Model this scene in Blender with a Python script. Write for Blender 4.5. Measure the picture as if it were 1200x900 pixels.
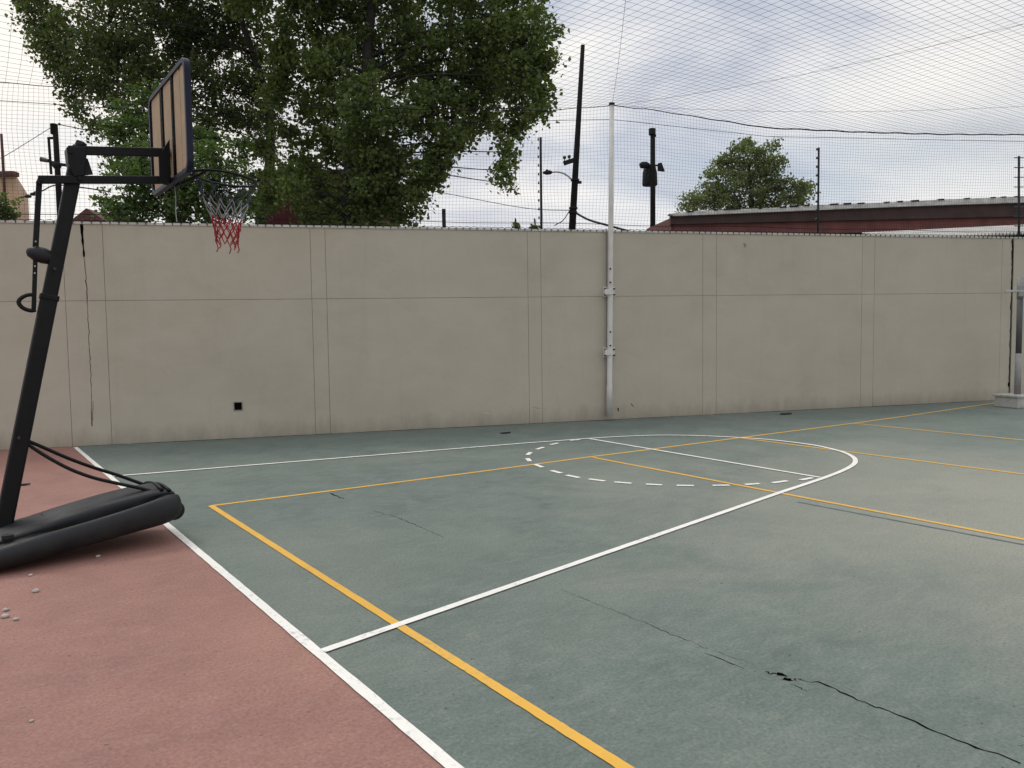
import bpy, math, random
import numpy as np
from mathutils import Vector, Matrix

random.seed(7)
R = math.radians
S = bpy.context.scene
for o in list(bpy.data.objects):
    bpy.data.objects.remove(o, do_unlink=True)

# ------------------------------------------------------------------ camera
F_PX = 921.474
PITCH, ROLL, YAW = -0.06344744, -0.01354376, 0.95515129
CAM = np.array([-1.33759791, -6.48919173, 1.4891611])
fw = np.array([math.cos(YAW)*math.cos(PITCH), math.sin(YAW)*math.cos(PITCH), math.sin(PITCH)])
_rt = np.array([math.sin(YAW), -math.cos(YAW), 0.0])
_up = np.cross(_rt, fw)
rt = _rt*math.cos(ROLL) + _up*math.sin(ROLL)
up = -_rt*math.sin(ROLL) + _up*math.cos(ROLL)
cd = bpy.data.cameras.new('camera')
cam = bpy.data.objects.new('camera', cd)
S.collection.objects.link(cam)
cd.sensor_width = 36.0
cd.lens = F_PX/1200*36.0
cd.clip_start = 0.05
cd.clip_end = 3000
M = Matrix.Identity(4)
for i in range(3):
    M[i][0] = rt[i]; M[i][1] = up[i]; M[i][2] = -fw[i]; M[i][3] = CAM[i]
cam.matrix_world = M
S.camera = cam
def ray(px, py):
    return fw + ((px-600)/F_PX)*rt - ((py-450)/F_PX)*up

# ------------------------------------------------------------------ sky, sun, exposure
SUN_EL, SUN_AZ = R(52), R(112)          # azimuth measured from +X towards +Y: behind the wall, left
W = bpy.data.worlds.new('World')
S.world = W
W.use_nodes = True
nt = W.node_tree
nt.nodes.clear()
def wn(t, **k):
    n = nt.nodes.new(t)
    for a, b in k.items(): setattr(n, a, b)
    return n
L_ = nt.links.new
sky = wn('ShaderNodeTexSky', sky_type='NISHITA')
sky.sun_disc = False
sky.sun_elevation = SUN_EL
sky.sun_rotation = R(90) - SUN_AZ
bg1 = wn('ShaderNodeBackground'); bg1.inputs['Strength'].default_value = 0.10
L_(sky.outputs[0], bg1.inputs['Color'])
tc = wn('ShaderNodeTexCoord')
sep = wn('ShaderNodeSeparateXYZ'); L_(tc.outputs['Generated'], sep.inputs[0])
def wmath(op, a, b=None, clamp=False):
    n = wn('ShaderNodeMath', operation=op); n.use_clamp = clamp
    for i, v in enumerate((a, b)):
        if v is None: continue
        if isinstance(v, (int, float)): n.inputs[i].default_value = v
        else: L_(v, n.inputs[i])
    return n.outputs[0]
zc_ = wmath('MAXIMUM', sep.outputs['Z'], 0.0)
den = wmath('ADD', zc_, 0.22)
comb = wn('ShaderNodeCombineXYZ')
L_(wmath('DIVIDE', sep.outputs['X'], den), comb.inputs[0])
L_(wmath('DIVIDE', sep.outputs['Y'], den), comb.inputs[1])
def wnoise(scale, detail, rough, off=(0, 0, 0), dist=0.0):
    mp = wn('ShaderNodeMapping'); mp.inputs['Location'].default_value = off
    L_(comb.outputs[0], mp.inputs[0])
    n = wn('ShaderNodeTexNoise'); n.inputs['Scale'].default_value = scale
    n.inputs['Detail'].default_value = detail; n.inputs['Roughness'].default_value = rough
    n.inputs['Distortion'].default_value = dist
    L_(mp.outputs[0], n.inputs['Vector'])
    return n.outputs['Fac']
def wramp(fac, stops):
    r = wn('ShaderNodeValToRGB')
    e = r.color_ramp.elements
    while len(e) < len(stops): e.new(0.5)
    for k, (p, c) in zip(e, stops): k.position = p; k.color = (*c, 1)
    L_(fac, r.inputs[0])
    return r.outputs[0]
CLOUD_OFF = (3.1, 1.7, 0)
mask = wramp(wnoise(0.55, 7, 0.55, CLOUD_OFF, 0.3), [(0.30, (.45,)*3), (0.50, (1,)*3)])
ccol = wramp(wnoise(1.35, 9, 0.57, (8.3, 2.2, 0), 0.5),
             [(0.30, (.40, .45, .56)), (0.43, (.57, .61, .70)), (0.53, (.80, .81, .84)), (0.66, (1.03, 1.0, .955))])
hz = wramp(zc_, [(0.0, (.8,)*3), (0.12, (.38,)*3), (0.32, (.0,)*3)])
mixh = wn('ShaderNodeMix', data_type='RGBA')
L_(hz, mixh.inputs[0]); L_(ccol, mixh.inputs[6]); mixh.inputs[7].default_value = (.95, .925, .915, 1)
# thin bright gaps in the cloud, low on the left and at the right
def lobe(px, py, lo, amt, src, col):
    d = ray(px, py); d = d/np.linalg.norm(d)
    dt = wn('ShaderNodeVectorMath', operation='DOT_PRODUCT'); L_(tc.outputs['Generated'], dt.inputs[0]); dt.inputs[1].default_value = tuple(d)
    f = wmath('MULTIPLY', wmath('SUBTRACT', dt.outputs['Value'], lo), amt/(1-lo))
    f = wmath('MULTIPLY', f, wmath('MULTIPLY_ADD', wnoise(2.2, 6, .6, (1, 5, 0), .4), 1.6), True)
    mx = wn('ShaderNodeMix', data_type='RGBA'); L_(f, mx.inputs[0]); L_(src, mx.inputs[6]); mx.inputs[7].default_value = (*col, 1)
    return mx.outputs[2]
skyc = lobe(30, 190, .93, 1.0, mixh.outputs[2], (1.04, .99, .93))
skyc = lobe(1120, 125, .991, .7, skyc, (1.0, .97, .93))
# an overcast sky is brightest overhead
zen = wmath('ADD', wmath('MULTIPLY', wmath('MAXIMUM', wmath('SUBTRACT', zc_, 0.36), 0.0), 1.9), 0.90)
bg2 = wn('ShaderNodeBackground'); L_(skyc, bg2.inputs['Color']); L_(zen, bg2.inputs['Strength'])
ms = wn('ShaderNodeMixShader')
L_(mask, ms.inputs[0]); L_(bg1.outputs[0], ms.inputs[1]); L_(bg2.outputs[0], ms.inputs[2])
wo = wn('ShaderNodeOutputWorld'); L_(ms.outputs[0], wo.inputs['Surface'])

sl = bpy.data.lights.new('sun', 'SUN')
sl.energy = 0.9
sl.angle = R(20)
sl.color = (1.0, 0.94, 0.84)
so = bpy.data.objects.new('sun', sl)
S.collection.objects.link(so)
sdir = Vector((math.cos(SUN_EL)*math.cos(SUN_AZ), math.cos(SUN_EL)*math.sin(SUN_AZ), math.sin(SUN_EL)))
so.rotation_euler = sdir.to_track_quat('Z', 'Y').to_euler()
so.location = (0, 0, 30)

S.view_settings.view_transform = 'Standard'
S.view_settings.look = 'None'
S.view_settings.gamma = 1
S.view_settings.use_curve_mapping = False
S.view_settings.exposure = 0.18

# ------------------------------------------------------------------ pixel (1200x900) -> point of the place
def G(px, py, z=0.0):                     # on the ground
    d = ray(px, py); t = (z-CAM[2])/d[2]; return CAM + t*d
def Yp(px, py, y):                        # in the vertical plane y = const
    d = ray(px, py); t = (y-CAM[1])/d[1]; return CAM + t*d
def D(px, py, depth):                     # at a depth along the view axis
    return CAM + depth*ray(px, py)
WK, WM = -0.31697457, 5.97532759          # wall face: y = WK x + WM
WD = np.array([1, WK, 0])/math.hypot(1, WK)
WN = np.array([WK, -1, 0])/math.hypot(1, WK)      # towards the court
def Wp(px, py, off=0.0):                  # on the wall face, off metres towards the court
    n = np.array([-WK, 1, 0]); d = ray(px, py)
    o = np.array([0, WM, 0]) + WN*off
    t = (n@(o-CAM))/(n@d); return CAM + t*d
def onwall(x, z, off=0.0):
    return np.array([x, WK*x+WM, z]) + WN*off
def top_z(x): return 3.10 + 0.0125*x
def groove_z(x): return 2.03 + 0.0097*x

# ------------------------------------------------------------------ materials
def mat(name, build):
    m = bpy.data.materials.new(name); m.use_nodes = True
    t = m.node_tree; t.nodes.clear()
    out = t.nodes.new('ShaderNodeOutputMaterial')
    p = t.nodes.new('ShaderNodeBsdfPrincipled')
    t.links.new(p.outputs[0], out.inputs[0])
    build(t, p, out)
    return m
class N:
    def __init__(s, t): s.t = t
    def node(s, ty, **k):
        n = s.t.nodes.new(ty)
        for a, b in k.items(): setattr(n, a, b)
        return n
    def coord(s, scale=(1, 1, 1), loc=(0, 0, 0), rot=(0, 0, 0)):
        c = s.node('ShaderNodeTexCoord'); m = s.node('ShaderNodeMapping')
        m.inputs['Scale'].default_value = scale; m.inputs['Location'].default_value = loc
        m.inputs['Rotation'].default_value = rot
        s.t.links.new(c.outputs['Object'], m.inputs[0]); return m.outputs[0]
    def noise(s, vec, scale, detail=5, rough=.55, dist=0):
        n = s.node('ShaderNodeTexNoise')
        n.inputs['Scale'].default_value = scale; n.inputs['Detail'].default_value = detail
        n.inputs['Roughness'].default_value = rough; n.inputs['Distortion'].default_value = dist
        if vec is not None: s.t.links.new(vec, n.inputs['Vector'])
        return n.outputs['Fac']
    def ramp(s, fac, stops):
        r = s.node('ShaderNodeValToRGB'); e = r.color_ramp.elements
        while len(e) < len(stops): e.new(.5)
        for k, (p, c) in zip(e, stops):
            k.position = p; k.color = (c, c, c, 1) if isinstance(c, (int, float)) else (*c, 1)
        s.t.links.new(fac, r.inputs[0]); return r.outputs[0]
    def mix(s, fac, a, b, mode='MIX'):
        m = s.node('ShaderNodeMix', data_type='RGBA', blend_type=mode)
        for i, v in ((0, fac), (6, a), (7, b)):
            if isinstance(v, (int, float)): m.inputs[i].default_value = v
            elif isinstance(v, tuple): m.inputs[i].default_value = (*v, 1)
            else: s.t.links.new(v, m.inputs[i])
        return m.outputs[2]
    def bump(s, h, strength, dist, p):
        b = s.node('ShaderNodeBump'); b.inputs['Strength'].default_value = strength
        b.inputs['Distance'].default_value = dist
        s.t.links.new(h, b.inputs['Height']); s.t.links.new(b.outputs[0], p.inputs['Normal'])
def simple(name, c, rough=.6, metal=0.0, var=.25, scale=6.0, bump=0.0, spec=.5):
    def f(t, p, out):
        n = N(t); v = n.coord()
        fac = n.noise(v, scale, 6, .6)
        dark = tuple(x*(1-var) for x in c); light = tuple(min(1, x*(1+var)) for x in c)
        t.links.new(n.ramp(fac, [(.3, dark), (.7, light)]), p.inputs['Base Color'])
        p.inputs['Roughness'].default_value = rough; p.inputs['Metallic'].default_value = metal
        p.inputs['Specular IOR Level'].default_value = spec
        if bump: n.bump(n.noise(v, scale*8, 4), bump, .005, p)
    return mat(name, f)

def paint_ground(base_dark, base, worn, wornlight, dust, patch=None):
    def f(t, p, out):
        n = N(t); v = n.coord()
        big = n.noise(v, .35, 5, .55, .4)
        mid = n.noise(v, 2.2, 9, .66, .5)
        stv = n.coord(scale=(1, 2.3, 1), rot=(0, 0, R(-28)))
        streak = n.noise(stv, 6.0, 10, .72, .35)
        fine = n.noise(v, 60, 5, .75)
        col = n.mix(n.ramp(mid, [(.32, 0.), (.68, 1.)]), base_dark, base)
        col = n.mix(n.ramp(streak, [(.46, 0.), (.70, .45)]), col, worn)
        col = n.mix(n.ramp(big, [(.46, 0.), (.74, .7)]), col, wornlight)
        spots = n.noise(n.coord(loc=(9, 3, 0)), 9, 8, .72, .5)
        if patch:                       # the worn, dusty part of the court, with a ragged outline
            mp = n.node('ShaderNodeTexCoord'); d = n.node('ShaderNodeVectorMath', operation='DISTANCE')
            t.links.new(mp.outputs['Object'], d.inputs[0]); d.inputs[1].default_value = (patch[0], patch[1], 0)
            a = n.node('ShaderNodeMath', operation='MULTIPLY_ADD'); a.inputs[1].default_value = 1/patch[2]
            b = n.node('ShaderNodeMath', operation='MULTIPLY_ADD'); b.inputs[1].default_value = -1.1; b.inputs[2].default_value = .55
            t.links.new(n.noise(v, .8, 8, .65, .6), b.inputs[0])
            t.links.new(d.outputs['Value'], a.inputs[0]); t.links.new(b.outputs[0], a.inputs[2])
            col = n.mix(n.ramp(a.outputs[0], [(.25, .75), (1.0, 0.)]), col, patch[3])
        col = n.mix(n.ramp(spots, [(.60, 0.), (.72, .35)]), col, dust)
        dark = n.noise(n.coord(loc=(2, 7, 0), scale=(1, 2.4, 1), rot=(0, 0, R(-38))), 9, 9, .78, .8)
        col = n.mix(n.ramp(dark, [(.61, 0.), (.70, .45)]), col, tuple(x*.6 for x in base_dark))
        sp = n.noise(n.coord(loc=(5, 1, 0), scale=(1, 1.6, 1), rot=(0, 0, R(-30))), 26, 3, .6, .5)
        col = n.mix(n.ramp(sp, [(.69, 0.), (.72, .8)]), col, tuple(x*.22 for x in base_dark))
        col = n.mix(.7, col, n.ramp(fine, [(.3, .28), (.7, .72)]), 'OVERLAY')
        t.links.new(col, p.inputs['Base Color'])
        t.links.new(n.ramp(mid, [(.3, .62), (.7, .85)]), p.inputs['Roughness'])
        p.inputs['Specular IOR Level'].default_value = .35
        n.bump(n.noise(v, 90, 5, .7), .3, .004, p)
    return f
M_GREEN = mat('green_court_paint', paint_ground((.092, .119, .101), (.138, .167, .142), (.200, .218, .184), (.188, .204, .165), (.29, .275, .21), (6.2, -4.4, 4.6, (.285, .275, .215))))
M_RED = mat('red_court_paint', paint_ground((.215, .105, .084), (.290, .149, .118), (.315, .186, .156), (.345, .180, .128), (.36, .25, .195)))
def line_paint(c, under):
    def f(t, p, out):
        n = N(t); v = n.coord()
        w = n.noise(v, 22, 8, .75, .3); b = n.noise(v, 1.2, 4)
        s = n.node('ShaderNodeMath', operation='MULTIPLY_ADD'); s.inputs[1].default_value = .35
        t.links.new(b, s.inputs[0]); t.links.new(w, s.inputs[2])
        col = n.mix(n.ramp(s.outputs[0], [(.72, 0.), (.86, .8)]), c, under)
        col = n.mix(n.ramp(n.noise(v, 5, 6, .6), [(.3, 0.), (.8, .3)]), col, tuple(x*.7 for x in c))
        t.links.new(col, p.inputs['Base Color']); p.inputs['Roughness'].default_value = .7
    return f
M_WHITE = mat('white_line_paint', line_paint((.80, .765, .69), (.30, .32, .28)))
M_YELLOW = mat('yellow_line_paint', line_paint((.70, .385, .05), (.30, .27, .16)))
M_BLUE = mat('faded_blue_paint', line_paint((.06, .085, .105), (.11, .14, .13)))
M_CRACK = simple('crack_shadow_dirt', (.004, .004, .004), 1.0, spec=0.0)
def wall_f(t, p, out):
    n = N(t); v = n.coord()
    big = n.noise(n.coord(scale=(1, 1, 1)), .45, 5, .55, .3)
    mid = n.noise(n.coord(scale=(1, 1, 1.6), loc=(4, 2, 1)), 1.6, 8, .6, .5)
    drip = n.noise(n.coord(scale=(3.5, 3.5, .25), loc=(1, 5, 2)), 2.2, 7, .65)
    col = n.mix(n.ramp(big, [(.35, 0.), (.65, 1.)]), (.405, .363, .286), (.445, .402, .321))
    col = n.mix(n.ramp(mid, [(.38, 0.), (.75, .65)]), col, (.485, .442, .360))
    tr = n.noise(n.coord(scale=(1, 1, 2.2), loc=(3, 8, 2)), 8, 9, .75, 1.2)
    col = n.mix(n.ramp(tr, [(.56, 0.), (.70, .35)]), col, (.32, .287, .23))
    sp2 = n.noise(n.coord(loc=(6, 2, 5)), 20, 4, .6, .6)
    col = n.mix(n.ramp(sp2, [(.70, 0.), (.76, .5)]), col, (.25, .222, .175))
    col = n.mix(n.ramp(drip, [(.55, 0.), (.8, .3)]), col, (.345, .31, .25))
    sc = n.noise(n.coord(scale=(1, 1, 3), loc=(7, 1, 4)), 3.3, 9, .72, 1.0)
    col = n.mix(n.ramp(sc, [(.66, 0.), (.72, .4)]), col, (.26, .232, .185))
    # browner and darker towards the foot, with a ragged upper edge
    g = n.node('ShaderNodeTexCoord'); sp = n.node('ShaderNodeSeparateXYZ'); t.links.new(g.outputs['Object'], sp.inputs[0])
    ad = n.node('ShaderNodeMath', operation='MULTIPLY_ADD'); ad.inputs[1].default_value = .55; ad.inputs[2].default_value = 0
    t.links.new(n.noise(n.coord(scale=(2, 2, .6)), 2.5, 7, .7), ad.inputs[0])
    su = n.node('ShaderNodeMath', operation='ADD'); t.links.new(sp.outputs['Z'], su.inputs[0]); t.links.new(ad.outputs[0], su.inputs[1])
    col = n.mix(n.ramp(su.outputs[0], [(.22, .75), (.55, 0.)]), col, (.28, .24, .18))
    t.links.new(col, p.inputs['Base Color']); p.inputs['Roughness'].default_value = .9
    p.inputs['Specular IOR Level'].default_value = .25
    n.bump(n.noise(v, 45, 6, .65), .3, .006, p)
M_WALL = mat('beige_plaster', wall_f)
M_WALLGAP = simple('joint_dirt', (.24, .215, .175), .95)
M_COPING = simple('pale_cement', (.50, .485, .44), .9, var=.2, scale=3)
M_BLACK = simple('black_powder_coat', (.0045, .0048, .0055), .5, var=.3, scale=20, spec=.22)
def blackpl(t, p, out):
    n = N(t); v = n.coord()
    d = n.noise(v, 4.5, 9, .7, .6); g = n.noise(n.coord(loc=(3, 3, 3)), 30, 6, .7)
    col = n.mix(n.ramp(d, [(.40, 0.), (.75, .8)]), (.0075, .008, .0095), (.030, .029, .027))
    col = n.mix(n.ramp(g, [(.66, 0.), (.74, .7)]), col, (.085, .08, .07))
    t.links.new(col, p.inputs['Base Color']); t.links.new(n.ramp(d, [(.3, .38), (.7, .7)]), p.inputs['Roughness'])
    p.inputs['Specular IOR Level'].default_value = .32
    n.bump(n.noise(v, 14, 6, .6), .15, .01, p)
M_BLACKPL = mat('black_plastic', blackpl)
M_GREYPL = simple('grey_worn_plastic', (.028, .028, .030), .6, var=.35, scale=6, bump=.12, spec=.3)
M_NAVY = simple('navy_rim', (.006, .008, .024), .5, var=.3, spec=.25)
M_BOARD = simple('tan_board', (.34, .243, .145), .8, var=.12, scale=4)
M_DARKBRD = simple('dark_board_strip', (.006, .0055, .005), .7, spec=.1)
M_STEEL = simple('galvanised_steel', (.38, .38, .38), .5, .4, var=.2, scale=15)
M_WPOLE = simple('white_painted_pole', (.58, .56, .515), .55, var=.1, scale=5)
M_GPOLE = simple('grey_painted_pole', (.24, .235, .22), .6, var=.2, scale=4)
M_DPOLE = simple('dark_grey_sleeve', (.075, .075, .075), .7, var=.2, scale=4)
M_CONC = simple('concrete', (.40, .385, .35), .9, var=.2, scale=8, bump=.2)
M_WOODP = simple('tarred_pole', (.010, .0085, .008), .9, var=.3, scale=3, spec=.1)
M_METALD = simple('dark_metal', (.013, .013, .014), .7, spec=.2)
M_CABLE = simple('black_cable', (.012, .012, .013), .7)
M_NET = simple('net_cord', (.012, .012, .015), .9, spec=.1)
M_NETC = simple('overhead_net_cord', (.02, .02, .025), .9, spec=.1)
M_NWHITE = simple('white_net_cord', (.27, .27, .29), .8, var=.3)
M_NBLUE = simple('dark_net_cord', (.035, .045, .075), .8, var=.3)
M_NRED = simple('red_net_cord', (.30, .012, .018), .8, var=.25)
M_RUST = simple('rusty_pole', (.06, .022, .018), .85)
M_REDW = simple('dark_red_wall', (.085, .013, .016), .9, var=.25, scale=1.5)
M_ROOFR = simple('red_brown_fascia', (.125, .040, .032), .8, var=.3, scale=2)
M_ROOFD = simple('dark_fascia', (.042, .019, .017), .8, var=.35, scale=2)
M_ROOFW = simple('white_roof_sheet', (.48, .47, .44), .8, var=.3, scale=3)
M_CORR = simple('pale_corrugated_sheet', (.44, .43, .40), .7, var=.2, scale=2)
M_OCHRE = simple('ochre_wall', (.48, .32, .20), .9, var=.15, scale=2)
M_WFRAME = simple('white_window_frame', (.62, .62, .60), .5)
M_GLASS = simple('dark_window_glass', (.02, .025, .03), .08)
M_TILE = simple('terracotta_tile', (.11, .045, .036), .9)
M_GROUND = simple('bare_ground', (.17, .155, .125), .95, var=.35, scale=.6)
M_STONE = simple('pale_pebble', (.42, .38, .33), .9, var=.25, scale=40)
M_DEBRIS = simple('dark_litter', (.02, .02, .018), .9)
M_BARK = simple('dark_bark', (.022, .018, .014), .95, var=.4, scale=4, bump=.4)
M_INSUL = simple('insulator', (.05, .05, .05), .5)
def leaf_mat(name, dark, mid, light, trans):
    def f(t, p, out):
        n = N(t)
        g = n.node('ShaderNodeNewGeometry')
        big = n.noise(n.coord(), .8, 3)
        a = n.node('ShaderNodeMath', operation='MULTIPLY_ADD'); a.inputs[1].default_value = .6
        t.links.new(g.outputs['Random Per Island'], a.inputs[0])
        s2 = n.node('ShaderNodeMath', operation='MULTIPLY'); s2.inputs[1].default_value = .45
        t.links.new(big, s2.inputs[0]); t.links.new(s2.outputs[0], a.inputs[2])
        col = n.ramp(a.outputs[0], [(.15, dark), (.5, mid), (.85, light)])
        t.links.new(col, p.inputs['Base Color']); p.inputs['Roughness'].default_value = .55
        tr = n.node('ShaderNodeBsdfTranslucent')
        t.links.new(n.mix(1.0, col, (1.2, 1.25, .5), 'MULTIPLY'), tr.inputs[0])
        mx = n.node('ShaderNodeMixShader'); mx.inputs[0].default_value = trans
        t.links.new(p.outputs[0], mx.inputs[1]); t.links.new(tr.outputs[0], mx.inputs[2])
        t.links.new(mx.outputs[0], out.inputs[0])
    return mat(name, f)
M_LEAFA = leaf_mat('poplar_leaves', (.058, .088, .028), (.105, .148, .042), (.175, .220, .065), .5)
M_LEAFB = leaf_mat('dark_leaves', (.044, .064, .022), (.076, .106, .033), (.135, .17, .052), .45)
M_LEAFC = leaf_mat('fresh_leaves', (.055, .095, .026), (.085, .142, .036), (.130, .190, .05), .42)
M_LEAFD = leaf_mat('far_leaves', (.095, .118, .058), (.13, .158, .075), (.17, .20, .095), .48)

# ------------------------------------------------------------------ mesh helpers
ORG = {}
def link(o): S.collection.objects.link(o); return o
def thing(name, loc, label, cat, group=None):
    o = link(bpy.data.objects.new(name, None)); o.location = [float(v) for v in loc]
    o.empty_display_size = .2
    ORG[o.name] = np.array(loc, float)
    tag(o, label, cat, group); return o
def tag(o, label=None, cat=None, group=None, kind=None):
    if label: o['label'] = label
    if cat: o['category'] = cat
    if group: o['group'] = group
    if kind: o['kind'] = kind
    return o
class MB:
    def __init__(s): s.v = []; s.f = []
    def add(s, vs, fs):
        b = len(s.v); s.v += [tuple(map(float, x)) for x in vs]
        s.f += [tuple(b+i for i in f) for f in fs]; return s
    def frame_box(s, c, ax, half):
        c = np.array(c, float); ax = [np.array(a, float)/np.linalg.norm(a) for a in ax]
        vs = []
        for i in (-1, 1):
            for j in (-1, 1):
                for k in (-1, 1):
                    vs.append(c+ax[0]*half[0]*i+ax[1]*half[1]*j+ax[2]*half[2]*k)
        return s.add(vs, [(0, 1, 3, 2), (4, 6, 7, 5), (0, 4, 5, 1), (2, 3, 7, 6), (0, 2, 6, 4), (1, 5, 7, 3)])
    def box(s, lo, hi):
        lo = np.array(lo, float); hi = np.array(hi, float)
        return s.frame_box((lo+hi)/2, np.eye(3), (hi-lo)/2)
    def beam(s, a, b, w, h, upv=(0, 0, 1)):
        a = np.array(a, float); b = np.array(b, float); d = (b-a)/np.linalg.norm(b-a)
        x = np.cross(d, upv); x /= np.linalg.norm(x); y = np.cross(x, d)
        return s.frame_box((a+b)/2, (d, x, y), (np.linalg.norm(b-a)/2, w/2, h/2))
    def tube(s, pts, r, n=8, caps=True):
        pts = [np.array(p, float) for p in pts]; m = len(pts)
        rr = r if hasattr(r, '__len__') else [r]*m
        prev = None; vs = []
        for i, p in enumerate(pts):
            d = pts[min(i+1, m-1)]-pts[max(i-1, 0)]; d = d/(np.linalg.norm(d)+1e-9)
            if prev is None:
                a = np.array([0, 0, 1.]) if abs(d[2]) < .9 else np.array([1., 0, 0])
                x = np.cross(d, a)
            else: x = prev-d*(prev@d)
            x /= np.linalg.norm(x)+1e-9; y = np.cross(d, x); prev = x
            for k in range(n):
                t = 2*math.pi*k/n; vs.append(p+rr[i]*(math.cos(t)*x+math.sin(t)*y))
        fs = []
        for i in range(m-1):
            for k in range(n):
                fs.append((i*n+k, i*n+(k+1) % n, (i+1)*n+(k+1) % n, (i+1)*n+k))
        if caps: fs += [tuple(range(n-1, -1, -1)), tuple(range((m-1)*n, m*n))]
        return s.add(vs, fs)
    def prism(s, poly, ext):
        poly = [np.array(q, float) for q in poly]; e = np.array(ext, float); n = len(poly)
        vs = poly+[q+e for q in poly]
        fs = [tuple(range(n-1, -1, -1)), tuple(range(n, 2*n))]
        fs += [(i, (i+1) % n, n+(i+1) % n, n+i) for i in range(n)]
        return s.add(vs, fs)
    def ball(s, c, r, nu=10, nv=6, ax=(1, 1, 1), jit=0.0):
        c = np.array(c, float); vs = [c+np.array([0, 0, r*ax[2]])]
        for i in range(1, nv):
            th = math.pi*i/nv
            for k in range(nu):
                ph = 2*math.pi*k/nu; q = 1+random.uniform(-jit, jit)
                vs.append(c+r*q*np.array([math.sin(th)*math.cos(ph)*ax[0], math.sin(th)*math.sin(ph)*ax[1], math.cos(th)*ax[2]]))
        vs.append(c-np.array([0, 0, r*ax[2]]))
        fs = [(0, 1+k, 1+(k+1) % nu) for k in range(nu)]
        for i in range(nv-2):
            for k in range(nu):
                a = 1+i*nu; fs.append((a+k, a+nu+k, a+nu+(k+1) % nu, a+(k+1) % nu))
        l = len(vs)-1; a = 1+(nv-2)*nu
        fs += [(a+k, l, a+(k+1) % nu) for k in range(nu)]
        return s.add(vs, fs)
    def ribbon(s, pts, w, z, jit=0.0):    # flat strip on the ground
        pts = [np.array(p, float)[:2] for p in pts]; m = len(pts); vs = []
        for i, p in enumerate(pts):
            d = pts[min(i+1, m-1)]-pts[max(i-1, 0)]; d /= np.linalg.norm(d); nrm = np.array([-d[1], d[0]])
            ww = w[i] if hasattr(w, '__len__') else w
            a = ww/2*(1+random.uniform(-jit, jit)); b = ww/2*(1+random.uniform(-jit, jit))
            vs += [(*(p+nrm*a), z), (*(p-nrm*b), z)]
        return s.add(vs, [(2*i+1, 2*i+3, 2*i+2, 2*i) for i in range(m-1)])
    def build(s, name, m, parent=None, smooth=False, bevel=0, kind=None):
        org = ORG[parent.name] if parent else np.zeros(3)
        me = bpy.data.meshes.new(name)
        me.from_pydata([tuple(np.array(v)-org) for v in s.v], [], s.f)
        me.materials.append(m); me.update()
        if smooth: me.polygons.foreach_set('use_smooth', [True]*len(me.polygons))
        o = link(bpy.data.objects.new(name, me))
        if parent: o.parent = parent
        ORG[o.name] = org
        if bevel:
            b = o.modifiers.new('bevel', 'BEVEL'); b.width = bevel; b.segments = 2; b.limit_method = 'ANGLE'
        if kind: o['kind'] = kind
        return o
def dense(a, b, n):
    a = np.array(a, float); b = np.array(b, float); return [a+(b-a)*i/n for i in range(n+1)]
def smoothline(pts, n=8):
    pts = [np.array(p, float) for p in pts]; out = []
    P = [2*pts[0]-pts[1]]+pts+[2*pts[-1]-pts[-2]]
    for i in range(1, len(P)-2):
        for k in range(n):
            t = k/n; a, b, c, d = P[i-1:i+3]
            out.append(.5*((2*b)+(c-a)*t+(2*a-5*b+4*c-d)*t*t+(3*b-a-3*c+d)*t**3))
    out.append(pts[-1]); return out

# ================================================================== SETTING
m = MB(); m.add([(-400, -400, -.06), (900, -400, -.06), (900, 900, -.06), (-400, 900, -.06)], [(0, 1, 2, 3)])
m.build('ground', M_GROUND, kind='structure')
def wy(x): return WK*x+WM-.002
m = MB(); xs = list(np.linspace(0, 30, 31))
m.add([(x, -16, -.05) for x in xs]+[(x, wy(x), -.05) for x in xs]+[(x, -16, 0) for x in xs]+[(x, wy(x), 0) for x in xs],
      [(62+i, 63+i, 94+i, 93+i) for i in range(30)]+[(i, i+1, 63+i, 62+i) for i in range(30)])
m.build('green_court_floor', M_GREEN, kind='structure')
m = MB(); xs = list(np.linspace(-9, 0, 10))
m.add([(x, -16, 0) for x in xs]+[(x, wy(x), 0) for x in xs]+[(x, -16, -.05) for x in xs],
      [(i, i+1, 11+i, 10+i) for i in range(9)]+[(20+i, 21+i, i+1, i) for i in range(9)])
m.build('red_court_floor', M_RED, kind='structure')

Z1, Z2 = .003, .0055
# white markings of the basketball key
m = MB()
b0, b1 = G(89, 525), G(529, 898)
dirb = (b1-b0)/np.linalg.norm(b1-b0)
m.ribbon(dense(b0-dirb*.05, b1+dirb*6, 160), .052, Z2, .06)
YC = 0.0; WR, LK = 1.896, 5.8
def arcpt(t): return np.array([LK+WR*math.cos(t), YC+WR*math.sin(t), 0])
near0, near1 = G(378, 764), G(914.7, 577.6)
far0, far1 = G(133, 558.6), G(618.7, 519.4)
arcpx = [(960, 562.5), (984, 553.5), (998, 546.5), (1002.5, 541), (999, 535.5), (986.7, 529.8), (966, 524.5), (944, 520.6), (905, 516), (869, 513.3), (820, 511), (773, 510.4), (730, 511.8), (690, 514.2), (650, 517.2)]
line = dense(near0, near1, 60)[:-1]+smoothline([near1]+[G(*q) for q in arcpx]+[far1], 7)+dense(far1, far0, 60)[1:]
m.ribbon(line, .053, Z2+.0015, .05)
m.ribbon(dense(G(691, 514.5), G(961, 560), 40), .046, Z2+.0008, .05)
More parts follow.
